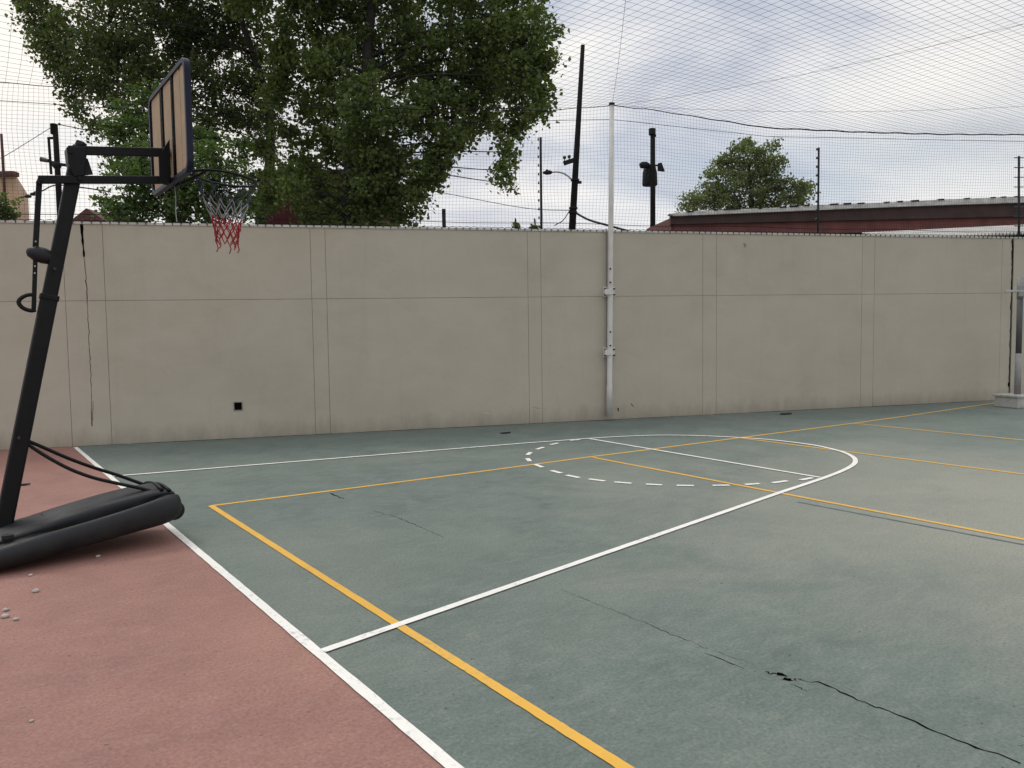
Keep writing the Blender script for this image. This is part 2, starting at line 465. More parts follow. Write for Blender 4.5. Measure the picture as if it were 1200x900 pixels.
dashes = [((680, 515.5), (668, 516.6)), ((654, 519.5), (645, 521.5)), ((637, 524.3), (629, 527)), ((622, 530.3), (618, 533.6)), ((618, 537.5), (621, 541)), ((627, 544.5), (636, 548)), ((646, 551.8), (658, 555)), ((664, 557.3), (679, 560.3)),
          ((690, 561.8), (709, 564.2)), ((720, 565.3), (740, 566.9)), ((757, 567.8), (776, 568.8)), ((793, 569.3), (813, 569.5)), ((835, 569.4), (855, 569)), ((873, 568.3), (890, 567.2)), ((905, 566.3), (923, 563.9)), ((938, 563), (952, 560.3))]
for a, b in dashes: m.ribbon(dense(G(*a), G(*b), 4), .055, Z2, .08)
m.build('white_court_lines', M_WHITE, kind='structure')
# yellow markings of the volleyball court
m = MB()
c0 = G(247, 593)
s1 = [c0]+[G(*q) for q in ((420, 571.3), (560, 553.2), (693.3, 535.4), (762.7, 526.7), (866.7, 513.2), (1000, 496.2), (1060, 488), (1168, 472))]
pts = []
for a, b in zip(s1[:-1], s1[1:]): pts += dense(a, b, 20)[:-1]
m.ribbon(pts+[s1[-1]], .05, Z1, .06)
e1 = [c0, G(470, 735), G(600, 817), G(728, 898)]
pts = []
for a, b in zip(e1[:-1], e1[1:]): pts += dense(a, b, 30)[:-1]
dd = (e1[-1]-e1[-2])/np.linalg.norm(e1[-1]-e1[-2])
m.ribbon(pts+dense(e1[-1], e1[-1]+dd*6, 20), .052, Z1+.0012, .06)
for a, b in (((695, 536.3), (1200, 632.5)), ((867, 513.4), (1200, 556)), ((1000, 496.3), (1200, 516))):
    A, B = G(*a), G(*b); d = (B-A)/np.linalg.norm(B-A); m.ribbon(dense(A, A+d*9, 60), .05, Z1+.0006, .06)
m.build('yellow_court_lines', M_YELLOW, kind='structure')
m = MB(); A, B = G(935, 588.5), G(1200, 638.5); m.ribbon(dense(A, B, 20), .03, Z1-.0015, .3)
m.build('faded_blue_line', M_BLUE, kind='structure')
# cracks in the floor
def crack(pxs, ws, name):
    m = MB(); P = [G(*q) for q in pxs]; out = []; wv = []
    for i in range(len(P)-1):
        n = max(3, int(np.linalg.norm(P[i+1]-P[i])/.03))
        for k in range(n):
            t = k/n; q = P[i]*(1-t)+P[i+1]*t; out.append(q+np.array([random.gauss(0, .006), random.gauss(0, .006), 0]))
            wv.append((ws[i]*(1-t)+ws[i+1]*t)*random.uniform(.35, 1.6))
    out.append(P[-1]); wv.append(ws[-1])
    m.ribbon(out, wv, Z1-.0015); m.build(name, M_CRACK, kind='structure')
crack([(938, 797), (960, 801), (1000, 817), (1060, 841), (1120, 867), (1196, 895)], [.004, .007, .008, .009, .008, .008], 'floor_crack')
crack([(898, 787.5), (905, 788.3), (910, 789.6)], [.003, .006, .010], 'floor_crack')
crack([(912.5, 790), (922, 793)], [.022, .014], 'floor_crack')
crack([(921, 794.5), (926, 797.5), (929, 798)], [.006, .024, .006], 'floor_crack')
crack([(929, 797.5), (933, 796), (938, 796.5)], [.003, .005, .004], 'floor_crack')
crack([(925, 802), (940, 807), (946, 810)], [.001, .003, .002], 'floor_crack')
crack([(825, 765), (850, 775), (872, 784)], [.001, .005, .002], 'floor_crack')
crack([(655, 690), (760, 732), (830, 760), (880, 778)], [.0015, .0025, .0022, .001], 'floor_crack')
crack([(386, 578), (392, 580), (404, 585)], [.01, .018, .004], 'floor_crack')
crack([(436, 598), (470, 608), (520, 630)], [.003, .005, .002], 'floor_crack')

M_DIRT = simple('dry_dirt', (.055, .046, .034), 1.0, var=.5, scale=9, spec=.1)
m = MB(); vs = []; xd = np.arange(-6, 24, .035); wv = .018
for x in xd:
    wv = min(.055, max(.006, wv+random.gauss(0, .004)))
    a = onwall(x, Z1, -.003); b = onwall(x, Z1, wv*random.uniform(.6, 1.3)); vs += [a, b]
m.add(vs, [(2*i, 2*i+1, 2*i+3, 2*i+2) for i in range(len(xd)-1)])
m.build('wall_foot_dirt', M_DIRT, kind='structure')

# ================================================================== BOUNDARY WALL
def jx(px, py=400): return Wp(px, py)[0]
joints = [Wp(78.5, 390)[0]]+[(Wp(*a)[0]+Wp(*b)[0])/2 for a, b in
          [((121, 264), (130, 520)), ((362, 266), (371, 507)), ((380, 266), (388, 507)), ((617, 269), (621.5, 496)), ((633, 269), (636, 495)),
           ((823, 273), (824, 487)), ((840, 273), (839, 486)), ((1010, 276), (1009, 477)), ((1025, 276), (1023, 476)), ((1174, 279), (1171, 468))]]
XE = Wp(1185, 380)[0]
joints = [-9.4, -6.3, -6.05, -3.1, -2.85]+joints
def wall_section(x0, x1, js, label, gap=.006):
    t = thing('boundary_wall', onwall((x0+x1)/2, 0, -.1), label, 'wall')
    core = MB(); edges = [x0]+js+[x1]
    def slab(xa, xb, za, zb, o0, o1):      # za, zb functions of x
        return core.add([onwall(xa, za(xa), o0), onwall(xb, za(xb), o0), onwall(xb, zb(xb), o0), onwall(xa, zb(xa), o0),
                         onwall(xa, za(xa), o1), onwall(xb, za(xb), o1), onwall(xb, zb(xb), o1), onwall(xa, zb(xa), o1)],
                        [(0, 3, 2, 1), (4, 5, 6, 7), (0, 1, 5, 4), (2, 3, 7, 6), (1, 2, 6, 5), (0, 4, 7, 3)])
    for a, b in zip(edges[:-1], edges[1:]):
        slab(a+gap/2, b-gap/2, lambda x: -.05, lambda x: groove_z(x)-gap/2, -.0071, 0)
        slab(a+gap/2, b-gap/2, lambda x: groove_z(x)+gap/2, lambda x: top_z(x)-.004, -.0071, 0)
    core.build('wall_face', M_WALL, t)
    core = MB(); slab(x0, x1, lambda x: -.05, lambda x: top_z(x)-.006, -.2, -.007)
    core.build('wall_core', M_WALLGAP, t)
    core = MB(); slab(x0, x1, lambda x: top_z(x)-.012, lambda x: top_z(x)+.02, .0, .014)
    slab(x0, x1, lambda x: top_z(x)-.002, lambda x: top_z(x)+.0205, -.21, -.0002)
    core.build('coping', M_COPING, t)
    return t
w1 = wall_section(-9.4, XE-.02, joints[1:], 'long beige plastered wall with scored joints and a square drain hole')
w2 = wall_section(XE+.02, 26, [XE+3.2, XE+3.45, XE+6.6], 'short end of beige wall right of the dark vertical gap, behind grey post')
# open joint between the two wall sections, closed by a near-black filler
m = MB(); m.frame_box(onwall(XE, 1.6, -.12), (WD, WN, (0, 0, 1)), (.019, .06, 1.6)); m.build('joint_filler', M_CRACK, w2)
# square hole
c = Wp(279, 476)
m = MB(); m.frame_box(c+WN*.0015, (WD, WN, (0, 0, 1)), (.052, .001, .055)); hole = m.build('drain_hole', M_CRACK, w1)
m = MB()
for dx, dz, hx, hz_ in ((-.058, 0, .006, .064), (.058, 0, .006, .064), (0, .0605, .052, .006), (0, -.0605, .052, .006)):
    m.frame_box(c+WD*dx+np.array([0, 0, dz])+WN*.004, (WD, WN, (0, 0, 1)), (hx, .004, hz_))
m.build('hole_rim', M_WALLGAP, hole)
# ragged dark crack, left
def wallstrip(pxs, ws, name, off=.003, parent=w1, mt=M_CRACK, jit=.006):
    m = MB(); vs = []
    P = [Wp(*q) for q in pxs]; out = []; wv = []
    for i in range(len(P)-1):
        n = max(3, int(np.linalg.norm(P[i+1]-P[i])/.05))
        for k in range(n):
            t = k/n; out.append(P[i]*(1-t)+P[i+1]*t+WD*random.gauss(0, jit)); wv.append((ws[i]*(1-t)+ws[i+1]*t)*random.uniform(.55, 1.4))
    out.append(P[-1]); wv.append(ws[-1])
    for q, w in zip(out, wv): vs += [q-WD*w/2+WN*off, q+WD*w/2+WN*off]
    m.add(vs, [(2*i, 2*i+1, 2*i+3, 2*i+2) for i in range(len(out)-1)])
    return m.build(name, mt, parent)
wallstrip([(95.5, 263), (97, 283), (98.5, 301)], [.03, .028, .022], 'wall_crack', jit=.001)
wallstrip([(98.5, 301), (101, 330), (103, 370), (105.5, 420), (107, 460), (107.5, 499)], [.005, .009, .004, .006, .004, .006], 'wall_crack', jit=.004)
wallstrip([(107.5, 499), (109, 488), (109.3, 470)], [.011, .004, .004], 'wall_crack')
for a, b, w in (((624, 477), (634, 479), .02), ((739, 473), (743, 477), .02), ((724, 478), (725, 482), .03)):
    wallstrip([a, b], [w, w*.5], 'scuff_mark', mt=M_DEBRIS)
for a, b, w in (((567, 483), (574, 485), .03), ((694, 473), (699, 474), .02)):
    wallstrip([a, b], [w*.4, w], 'scuff_mark', mt=M_COPING, jit=.01)
wallstrip([(872, 285), (873, 290)], [.05, .03], 'scuff_mark', mt=M_WALLGAP)
wallstrip([(1182, 448), (1182, 453)], [.04, .04], 'scuff_mark', mt=M_CRACK)
wallstrip([(1186.4, 280), (1185.2, 340), (1183.4, 400), (1182, 455)], [.03, .02, .012, .01], 'wall_crack', off=.004)

# ================================================================== NETS
cab = [(0, 97), (150, 107), (300, 120), (480, 128), (640, 130), (717, 124), (760, 128), (900, 150), (1010, 155), (1100, 157.5), (1200, 158)]
CP = np.array([Wp(*q, .09) for q in cab])
CX = np.concatenate([[-9], CP[:, 0], [26]]); CZ = np.concatenate([[5.3], CP[:, 2], [5.45]])
def cable_z(x): return np.interp(x, CX, CZ)
net = thing('boundary_net', onwall(8, 3.1, .09), 'black square-mesh safety net standing along the top of the beige wall', 'net')
rng = np.random.default_rng(3)
m = MB(); xs = np.arange(-3.2, 21, .056)
wob = np.cumsum(rng.normal(0, .0035, len(xs))); wob -= np.linspace(wob[0], wob[-1], len(xs))
nz = 7
def netpt(x, t, i=0):
    zt = cable_z(x); zb = top_z(x)+.03
    bow = .05*math.sin(t*3.14)*math.sin(x*.9)+.012*math.sin(x*5.1+t*6)
    xx = x+.05*math.sin(t*3.14)*math.sin(x*1.7)+.012*math.sin(t*9+x*3)
    return onwall(xx, zb+(zt-zb)*t, .09*t*.9+.005+bow*.4)
for i, x in enumerate(xs):
    m.tube([netpt(x, t) for t in np.linspace(0, 1, nz)], .0015, 3, False)
for j in range(1, 36):
    t = j/36
    m.tube([netpt(x, t)+np.array([0, 0, .006*math.sin(x*7+j)]) for x in xs[::3]], .0015, 3, False)
m.build('net_mesh', M_NET, net)
m = MB(); xr = np.arange(-6, 22, .12)
m.tube([onwall(x, cable_z(x)+.006*math.sin(x*9), .09) for x in xr], [.0055+.0065*min(1, max(0, (x-8)/3)) for x in xr], 6)
m.build('top_rope', M_NET, net)
low = [(0, 118), (300, 138), (480, 145), (717, 140), (900, 160), (1200, 166)]
LP = np.array([Wp(*q, .08) for q in low])
m = MB(); m.tube([onwall(x, np.interp(x, LP[:, 0], LP[:, 2]), .08) for x in xr], .0045, 5); m.build('edge_rope', M_NET, net)
m = MB(); m.tube([onwall(x, top_z(x)+.11+.01*math.sin(x*2), .03) for x in xr], .005, 5); m.build('foot_rope', M_NET, net)
m = MB(); pts = []
for i, x in enumerate(np.arange(-3, 21, .11)):
    h_ = top_z(x)
    pts += [onwall(x-.030, h_+.036, .02), onwall(x-.008, h_+.030, .02), onwall(x+random.uniform(-.006, .006), h_-.012+random.uniform(-.012, .006), .02), onwall(x+.008, h_+.030, .02), onwall(x+.05, h_+.036, .02)]
m.tube(pts, .0048, 4); m.build('lacing_cord', M_NET, net)
# overhead net, diamonds
over = thing('overhead_net', onwall(8, 5.2, 5), 'dark diamond-mesh net stretched overhead across the whole court', 'net')
def ov(u, v):                              # u along wall from x=0, v towards the court
    x = u*WD[0]; zc = cable_z(x)
    s = min(1, v/2.6); s = s*s*(3-2*s)
    return onwall(x, zc+(5.22-zc)*s+.02*math.sin(u*1.3+v*.9)-.03*math.sin(min(v, 3)*1.05), .09+v)
m = MB(); SP = .135
def ov_xy(x, y):
    q = np.array([x, y, 0])-np.array([0, WM, 0]); v = q@WN-.09; u = q@WD
    p_ = ov(u, max(v, 0)); p_[0], p_[1] = x, y; return p_
def v_of(x, y): return (np.array([x, y-WM, 0])@WN)-.09
for x in np.arange(-4, 21, SP):             # cords along the court's width
    y1 = WK*x+WM-.095; L = min(11.0, y1+5.5)
    if L > .3: m.tube([ov_xy(x, y1-L*(i/26)**1.3) for i in range(27)], .0019, 3, False)
for y in np.arange(-5.5, 7.2, SP):          # cords along the court's length
    x1 = (WM-.1-y)/-WK; x1 = min(21, x1)
    if x1 > -3.8: 
        k = max(4, int((x1+4)/.35)); m.tube([ov_xy(x1-(x1+4)*i/k, y) for i in range(k+1)], .0019, 3, False)
m.build('net_mesh', M_NETC, over)
ptop = Wp(717, 124, .09)
def ov_at(px, py):
    d = ray(px, py); t = (5.24-CAM[2])/d[2]; return CAM+t*d
for (a, r_) in (((733, 0), .0024), ((1200, 27), .0024), ((1200, 124), .0024)):
    e = ov_at(*a); d = e-ptop
    m = MB(); q = [ptop+d*(i/16*1.5) for i in range(17)]
    for i in range(17): q[i] = q[i]+np.array([0, 0, -.10*math.sin(math.pi*i/11)*(1 if i < 11 else 0)])
    m.tube(q, r_, 5); m.build('rope', M_NET, over)

# white net pole fixed to the wall
bt = Wp(714, 488, .10); bt[2] = .07
pole = thing('net_pole', bt, 'white steel pole bracketed to the beige wall and holding the nets', 'pole')
tp = Wp(717, 123, .10); lean = tp-bt
m = MB(); m.tube([bt, bt+lean*.10, bt+lean*.105, bt+lean*.45, bt+lean*.7, tp], [.052, .052, .046, .046, .043, .039], 14); m.build('pole_tube', M_WPOLE, pole, True)
m = MB(); m.tube([tp, tp+np.array([0, 0, .03])], .05, 12); m.build('pole_cap', M_METALD, pole)
for py in (342, 413):
    c = Wp(713.5, py, .02)
    m = MB(); m.frame_box(c, (WD, WN, (0, 0, 1)), (.11, .015, .085)); br = m.build('bracket', M_WPOLE, pole, bevel=.004)
    m = MB(); m.frame_box(Wp(713.5, py, .155), (WD, WN, (0, 0, 1)), (.075, .006, .045)); m.build('clamp_plate', M_WPOLE, br, bevel=.003)
    for sx in (-1, 1):
        for sz in (-1, 1):
            m = MB(); m.tube([c+WD*sx*.085+np.array([0, 0, sz*.05])+WN*.016, c+WD*sx*.085+np.array([0, 0, sz*.05])+WN*.05], .014, 6); m.build('bolt', M_METALD, br)
for py in (315, 331, 389, 405):
    c = Wp(715, py, .155); m = MB(); m.tube([c, c+WN*.02], .015, 6); m.build('bolt', M_METALD, pole)
a, b = Wp(710.6, 268, .015), Wp(711, 487, .015)
m = MB(); m.tube([a, b], .009, 6); m.build('side_strip', M_GPOLE, pole)  # thin grey tube for the dark stripe left of the pole

# ================================================================== PORTABLE HOOP
HY = -.10
hoop = thing('basketball_hoop', (-.7, HY, 0), 'black portable basketball hoop leaning on the red floor with a tattered net', 'basketball hoop')
# base: lofted, tipped up at the court end
def base_sec(x):                           # local x 0 (rear) .. 1.36 (court end)
    L = 1.36; e = min(1, (L-x)/.20); b = min(1, (x+.001)/.22)
    k = math.sqrt(max(0, 1-(1-e)**2))*math.sqrt(max(0, 1-(1-b)**2))
    k = max(k, .02)
    W_ = .385*(.55+.45*k) if e < 1 or b < 1 else .385
    g = math.sin(max(0, min(1, (x-.42)/.82))*math.pi)        # groove depth
    hump = .028*math.sin(max(0, min(1, (x-.1)/1.2))*math.pi)
    H = .225
    prof = [(0, 0), (.60, 0), (.88, .004), (.975, .05), (1., .11), (.975, .17), (.90, .206), (.82, .214-.018*g), (.775, .205-.04*g), (.74, .20-.14*g), (.53, .195-.15*g), (.545, .200-.04*g+hump*.3), (.555, .215+hump*.5), (.50, .230+hump*.9), (.30, .236+hump*1.3), (0, .240+hump*1.5)]
    zc = .11
    hs = .68+.36*x/L
    pts = [(y*W_, (zc+(z-zc)*(.35+.65*k))*hs) for y, z in prof]
    return pts+[(-y, z) for y, z in pts[-2:0:-1]]
tilt = R(6.6); BX0 = -1.375
def bl(x, y, z):
    xx, zz = x*math.cos(tilt)-z*math.sin(tilt), x*math.sin(tilt)+z*math.cos(tilt)
    yaw = R(7); fx, fy = xx-1.36, y
    return (BX0+1.36+fx*math.cos(yaw)-fy*math.sin(yaw), HY+fx*math.sin(yaw)+fy*math.cos(yaw), zz+.004)
m = MB(); xsb = [0, .01, .04, .09, .16, .25, .36, .48, .6, .72, .84, .95, 1.05, 1.13, 1.2, 1.26, 1.31, 1.345, 1.36]
vs = []; n = None
for x in xsb:
    sct = base_sec(x); n = len(sct); vs += [bl(x, y, z) for y, z in sct]
fs = [(i*n+k, (i+1)*n+k, (i+1)*n+(k+1) % n, i*n+(k+1) % n) for i in range(len(xsb)-1) for k in range(n)]
fs += [tuple(range(n)), tuple(range(len(vs)-1, len(vs)-n-1, -1))]
m.add(vs, fs); base = m.build('base', M_BLACKPL, hoop, True)
sb = base.modifiers.new('subsurf', 'SUBSURF'); sb.levels = 1; sb.render_levels = 2
# paler matt crown panel
m = MB(); vs = []; xp = np.linspace(.50, 1.27, 15)
for x in xp:
    hw = .165*math.sqrt(max(.02, 1-((x-.92)/.50)**2))
    for y in np.linspace(-1, 1, 9):
        zz = .262-.024*abs(y)**2.2+.034*math.sin(max(0, min(1, (x-.1)/1.2))*math.pi); vs.append(bl(x, y*hw, (zz-.012)*(.68+.36*x/1.36)))
m.add(vs, [(i*9+k, (i+1)*9+k, (i+1)*9+k+1, i*9+k+1) for i in range(14) for k in range(8)])
m.build('base_top_panel', M_GREYPL, hoop, True)
for sy in (-1, 1):
    m = MB(); c = np.array(bl(1.30, sy*.21, .066)); m.tube([c-np.array([0, .035, 0]), c-np.array([0, .025, 0]), c+np.array([0, .025, 0]), c+np.array([0, .035, 0])], [.062, .072, .072, .062], 20); m.build('wheel', M_BLACKPL, hoop, True)
m = MB(); m.tube([bl(1.25, y, .235+.02*math.cos(y*9)) for y in np.linspace(-.19, .19, 9)], .012, 8); m.tube([bl(1.30, y, .215+.02*math.cos(y*9)) for y in np.linspace(-.19, .19, 9)], .012, 8)
m.build('wheel_axle', M_BLACK, hoop, True)
cap = MB(); cp = np.array(bl(.25, -.2, .168)); cap.tube([cp, cp+np.array([0, 0, .025])], .035, 14); cap.build('filler_cap', M_BLACKPL, hoop)
# pole
pf, pt_ = Yp(3, 622, HY), Yp(93, 172, HY)
pd = (pt_-pf)/np.linalg.norm(pt_-pf)
pside = np.array([0, 1., 0]); pn = np.cross(pd, pside)
m = MB(); mid = pf+(pt_-pf)*.60
m.frame_box((pf-pd*.10+mid)/2, (pd, pside, pn), (np.linalg.norm(mid-pf+pd*.10)/2, .053, .053)); m.build('lower_pole', M_BLACK, hoop, bevel=.016)
m = MB(); m.frame_box((mid+pt_)/2, (pd, pside, pn), (np.linalg.norm(pt_-mid)/2, .047, .047)); m.build('upper_pole', M_BLACK, hoop, bevel=.014)
m = MB(); m.frame_box(mid, (pd, pside, pn), (.022, .059, .059)); cl = m.build('pole_collar', M_BLACK, hoop, bevel=.01)
for q in (Yp(64, 315, HY-.07), Yp(22, 513, HY-.06)):
    m = MB(); m.tube([q, q-np.array([0, .012, 0])], .011, 8); m.build('bolt', M_GREYPL, hoop)
# head block at the pole top
m = MB(); P = [Yp(*q, HY-.075) for q in ((78, 172), (102, 171), (101.5, 182), (99, 206), (87, 207), (80, 190))]
m.prism(P, (0, .15, 0)); m.build('head_bracket', M_BLACK, hoop, bevel=.006)
m = MB(); P = [Yp(*q, HY-.05) for q in ((88, 171), (90, 163), (99, 166), (103, 170))]; m.prism(P, (0, .10, 0)); m.build('pole_cap', M_BLACKPL, hoop, bevel=.008)
m = MB(); m.prism([Yp(*q, HY+.03) for q in ((100, 185), (103, 186), (109, 204), (98, 205))], (0, .03, 0)); m.build('gusset_plate', M_GREYPL, hoop)
# arms
XB = .045                                   # rear face of the backboard
for sy in (-.055, .055):
    a, b = Yp(80, 176, HY+sy), Yp(194, 178.5, HY+sy); b[0] = XB
    m = MB(); m.beam(a, b, .028, .062); m.build('upper_arm', M_BLACK, hoop, bevel=.006)
    a, b = Yp(45, 210.5, HY+sy), Yp(194, 210.5, HY+sy); b[0] = XB
    m = MB(); m.beam(a, b, .028, .056); m.build('lower_arm', M_BLACK, hoop, bevel=.006)
for q in ((81, 180), (46, 212), (92, 211), (190, 179), (190, 211)):
    c = Yp(*q, HY); m = MB(); m.tube([c-np.array([0, .085, 0]), c+np.array([0, .085, 0])], .016, 8); m.build('pivot_bolt', M_BLACK, hoop)
# height lock: rod, oval knob, curved handle
m = MB(); m.beam(Yp(46, 213, HY), Yp(41, 300, HY), .036, .036, (0, 1, 0)); m.build('lock_rod', M_BLACK, hoop, bevel=.004)
m = MB(); m.beam(Yp(42, 285, HY), Yp(39.5, 362, HY), .028, .028, (0, 1, 0)); rod = m.build('lock_tube', M_BLACK, hoop, bevel=.004)
for py in (283, 290, 312, 320):
    c = Yp(41.5-(py-290)*.03, py, HY-.02); m = MB(); m.tube([c, c-np.array([0, .006, 0])], .006, 6); m.build('lock_hole', M_STEEL, rod)
m = MB(); c = (Yp(36, 295, HY)+Yp(58, 302, HY))/2; q = Yp(58, 302, HY)-Yp(36, 295, HY); q /= np.linalg.norm(q)
s = [(-.085, .012), (-.07, .035), (-.03, .052), (.02, .056), (.07, .045), (.09, .03)]
m.tube([c+q*x for x, r_ in s], [r_ for x, r_ in s], 12); m.build('lock_knob', M_BLACKPL, hoop, True)
m = MB(); hp = smoothline([Yp(*q_, HY) for q_ in ((40, 345), (31, 346), (24, 350), (22, 355), (27, 361), (36, 364), (42, 363))], 5)
m.tube(hp, .014, 8); m.build('lock_handle', M_BLACK, hoop, True)
# braces from the pole down to the court end of the base
for pxs, sy in ((((24, 513), (50, 524), (80, 537), (110, 548), (140, 557.5), (169, 568)), .16),
                (((25, 515), (45, 529), (65, 541), (85, 551), (110, 560), (140, 567), (168, 573), (194, 580.5)), -.15)):
    P = [Yp(*q, HY+sy*min(1, .0+k/(len(pxs)-2))) for k, q in enumerate(pxs)]
    m = MB(); m.tube(smoothline(P, 6), .0125, 8); m.build('brace', M_BLACK, hoop, True)
# backboard
ZB0, ZB1, YB0, YB1 = 2.645, 3.43, -.71, .51
def rrect(y0, y1, z0, z1, r, x, n=6):
    out = []
    for cy, cz, a0 in ((y1-r, z1-r, 0), (y0+r, z1-r, 90), (y0+r, z0+r, 180), (y1-r, z0+r, 270)):
        for i in range(n+1):
            a = R(a0+90*i/n); out.append((x, cy+r*math.cos(a), cz+r*math.sin(a)))
    return out
m = MB(); m.prism(rrect(YB0+.02, YB1-.02, ZB0+.02, ZB1-.02, .07, XB+.012), (.018, 0, 0)); bd = m.build('backboard', M_DARKBRD, hoop)
# tan boards on the rear, dark strips between them
def tan(y0, y1):
    m = MB(); m.prism(rrect(y0, y1, ZB0+.035, ZB1-.035, .03, XB+.004, 4), (.0075, 0, 0)); m.build('tan_panel', M_BOARD, bd, bevel=.002)
def Xy(px, py):
    d = ray(px, py); t = (XB-CAM[0])/d[0]; return (CAM+t*d)[1]
for p0, p1 in ((177.6, 187.6), (191.6, 200.6), (204.2, 211.2), (211.6, 219.2)):
    tan(Xy(p1, 140), Xy(p0, 140))
m = MB(); o_ = rrect(YB0, YB1, ZB0, ZB1, .085, XB-.008); i_ = rrect(YB0+.035, YB1-.035, ZB0+.035, ZB1-.035, .06, XB-.008)
n = len(o_); ex = (.042, 0, 0)
vs = o_+i_+[tuple(np.array(v)+ex) for v in o_]+[tuple(np.array(v)+ex) for v in i_]
fs = []
for k in range(n):
    j = (k+1) % n
    fs += [(k, j, n+j, n+k), (2*n+k, 3*n+k, 3*n+j, 2*n+j), (k, 2*n+k, 2*n+j, j), (n+k, n+j, 3*n+j, 3*n+k)]
m.add(vs, fs); m.build('board_frame', M_NAVY, hoop, bevel=.004)
m = MB(); YG = (Xy(189.6, 140), Xy(202.4, 140))
for y, w in zip(YG, (.035, .022)):
    m.box((XB-.004, y-w, ZB0+.04), (XB+.0015, y+w, ZB1-.04))
m.build('board_stiffener', M_DARKBRD, hoop)
for y in YG:
    for z in np.linspace(ZB0+.12, ZB1-.12, 5):
        m = MB(); m.tube([(XB-.0045, y, z), (XB-.008, y, z)], .006, 6); m.build('rivet', M_GREYPL, bd)
# mounting plates on the rear
for sy in (-.09, .09):
    P = [Yp(*q, HY+sy-.006) for q in ((186, 183), (193, 172), (199, 163), (203, 170), (203, 205), (197, 217), (187, 214))]
    for q in P: q[0] = min(q[0], XB-.008)
    m = MB(); m.prism(P, (0, .012, 0)); m.build('mounting_plate', M_BLACK, hoop)
# rim, its bracket and the net
RC = np.array([XB+.065+.15+.225-.03, HY-.0, 2.735]); RR = .232; droop = R(-7)
def rim_pt(t, r=RR, dz=0):
    x = r*math.cos(t); return RC+np.array([x*math.cos(droop), r*math.sin(t), x*math.sin(droop)+dz])
m = MB(); m.tube([rim_pt(2*math.pi*i/40) for i in range(41)], .0095, 8, False); rim = m.build('rim', M_BLACK, hoop, True)
m = MB(); m.frame_box((XB+.052, HY, 2.70), np.eye(3), (.008, .10, .07)); m.build('rim_plate', M_BLACK, rim, bevel=.004)
m = MB()
for sg in (-1, 1):
    m.tube([(XB+.05, HY+sg*.07, 2.735), rim_pt(math.pi-sg*.42)], .010, 8)
    m.tube([(XB+.05, HY+sg*.06, 2.645), rim_pt(math.pi-sg*.75)], .008, 8)
m.tube([rim_pt(math.pi+.75), rim_pt(math.pi-.75)], .007, 6)
m.build('rim_stay', M_BLACK, rim)
def net_r(d): return [.222, .205, .175, .140, .108, .094, .088, .090][min(7, int(d*7))]+0
zl = [0, .09, .18, .25, .315, .365, .415, .465, .51]
rl = [.226, .203, .168, .135, .110, .100, .094, .088, .080]
NS = 12
npos = lambda j, k: rim_pt(2*math.pi*(k+.5*(j % 2))/NS, rl[j]*(1+.05*math.sin(k*2.1+j)), -zl[j]-.012*math.sin(k*1.7))-np.array([0, 0, 0])
nets = [MB(), MB(), MB()]
for k in range(NS):                        # stretched upper cords
    a = rim_pt(2*math.pi*k/NS); b = npos(1, k); 
    nets[0].tube([a, rim_pt(2*math.pi*(k+.25)/NS, rl[1]*1.05, -.04), rim_pt(2*math.pi*(k+.5)/NS, rl[1], -zl[1])], .0036, 5)
for j in range(1, len(zl)-1):
    for k in range(NS):
        P = npos(j, k); Q1 = npos(j+1, k); Q2 = npos(j+1, k-1 if j % 2 == 0 else k+1)
        if j == len(zl)-2 and k in (3, 8): continue
        b = nets[0] if j < 2 else nets[1] if j < 4 else nets[2]
        for Q in (Q1, Q2): b.tube([P, (P+Q)/2+np.array([random.gauss(0, .004), random.gauss(0, .004), -.004]), Q], .0036 if j < 4 else .0042, 5)
for k in (0, 2, 5, 7, 10):
    P = npos(8, k); nets[2].tube([P, P+np.array([.008, .004, -.03]), P+np.array([-.004, .01, -.05-.02*random.random()])], .0045, 5)
bn = nets[0].build('net', M_NBLUE, hoop)
nets[1].build('white_net_band', M_NWHITE, bn); nets[2].build('red_net_band', M_NRED, bn)
# loose cord hanging from the board
# (pale frayed cord seen below the rim plate)
m = MB(); cp_ = [(XB+.03, HY-.02, 2.64), (XB+.035, HY-.02, 2.55), (XB+.03, HY-.025, 2.45), (XB+.036, HY-.022, 2.37)]
m.tube(smoothline(cp_, 5), .0035, 5); m.build('frayed_cord', M_NWHITE, hoop)

# ================================================================== GREY POST AT THE RIGHT
pb = G(1190, 477); 
post = thing('net_post', (pb[0], pb[1], 0), 'grey steel post on concrete block at the right end of wall', 'post')
dep = (pb-CAM)@fw
m = MB(); m.frame_box((pb[0], pb[1], .10), (WD, WN, (0, 0, 1)), (.24, .24, .10)); m.build('concrete_block', M_CONC, post, bevel=.015)
m = MB(); m.frame_box((pb[0], pb[1], .22), (WD, WN, (0, 0, 1)), (.27, .27, .02)); m.build('base_plate', M_CONC, post, bevel=.008)
zt = D(1193, 325, dep)[2]; z1 = D(1193, 350, dep)[2]; z2 = D(1193, 414, dep)[2]
off = rt*.03
for za_, zb2, r_, nm, mt in ((.24, z2, .056, 'lower_tube', M_GPOLE), (z2, z1, .050, 'sleeve', M_DPOLE), (z1, zt, .056, 'upper_tube', M_GPOLE)):
    m = MB(); m.tube([(pb[0]+off[0], pb[1]+off[1], za_), (pb[0]+off[0], pb[1]+off[1], zb2)], r_, 12); m.build(nm, mt, post, True)
zb_ = D(1190, 342, dep)[2]; pc = np.array([pb[0], pb[1], zb_])+off
m = MB(); m.beam(pc-rt*.33+fw*-.07, pc+rt*.9+fw*-.07, .035, .04); m.build('cross_bar', M_STEEL, post, bevel=.005)
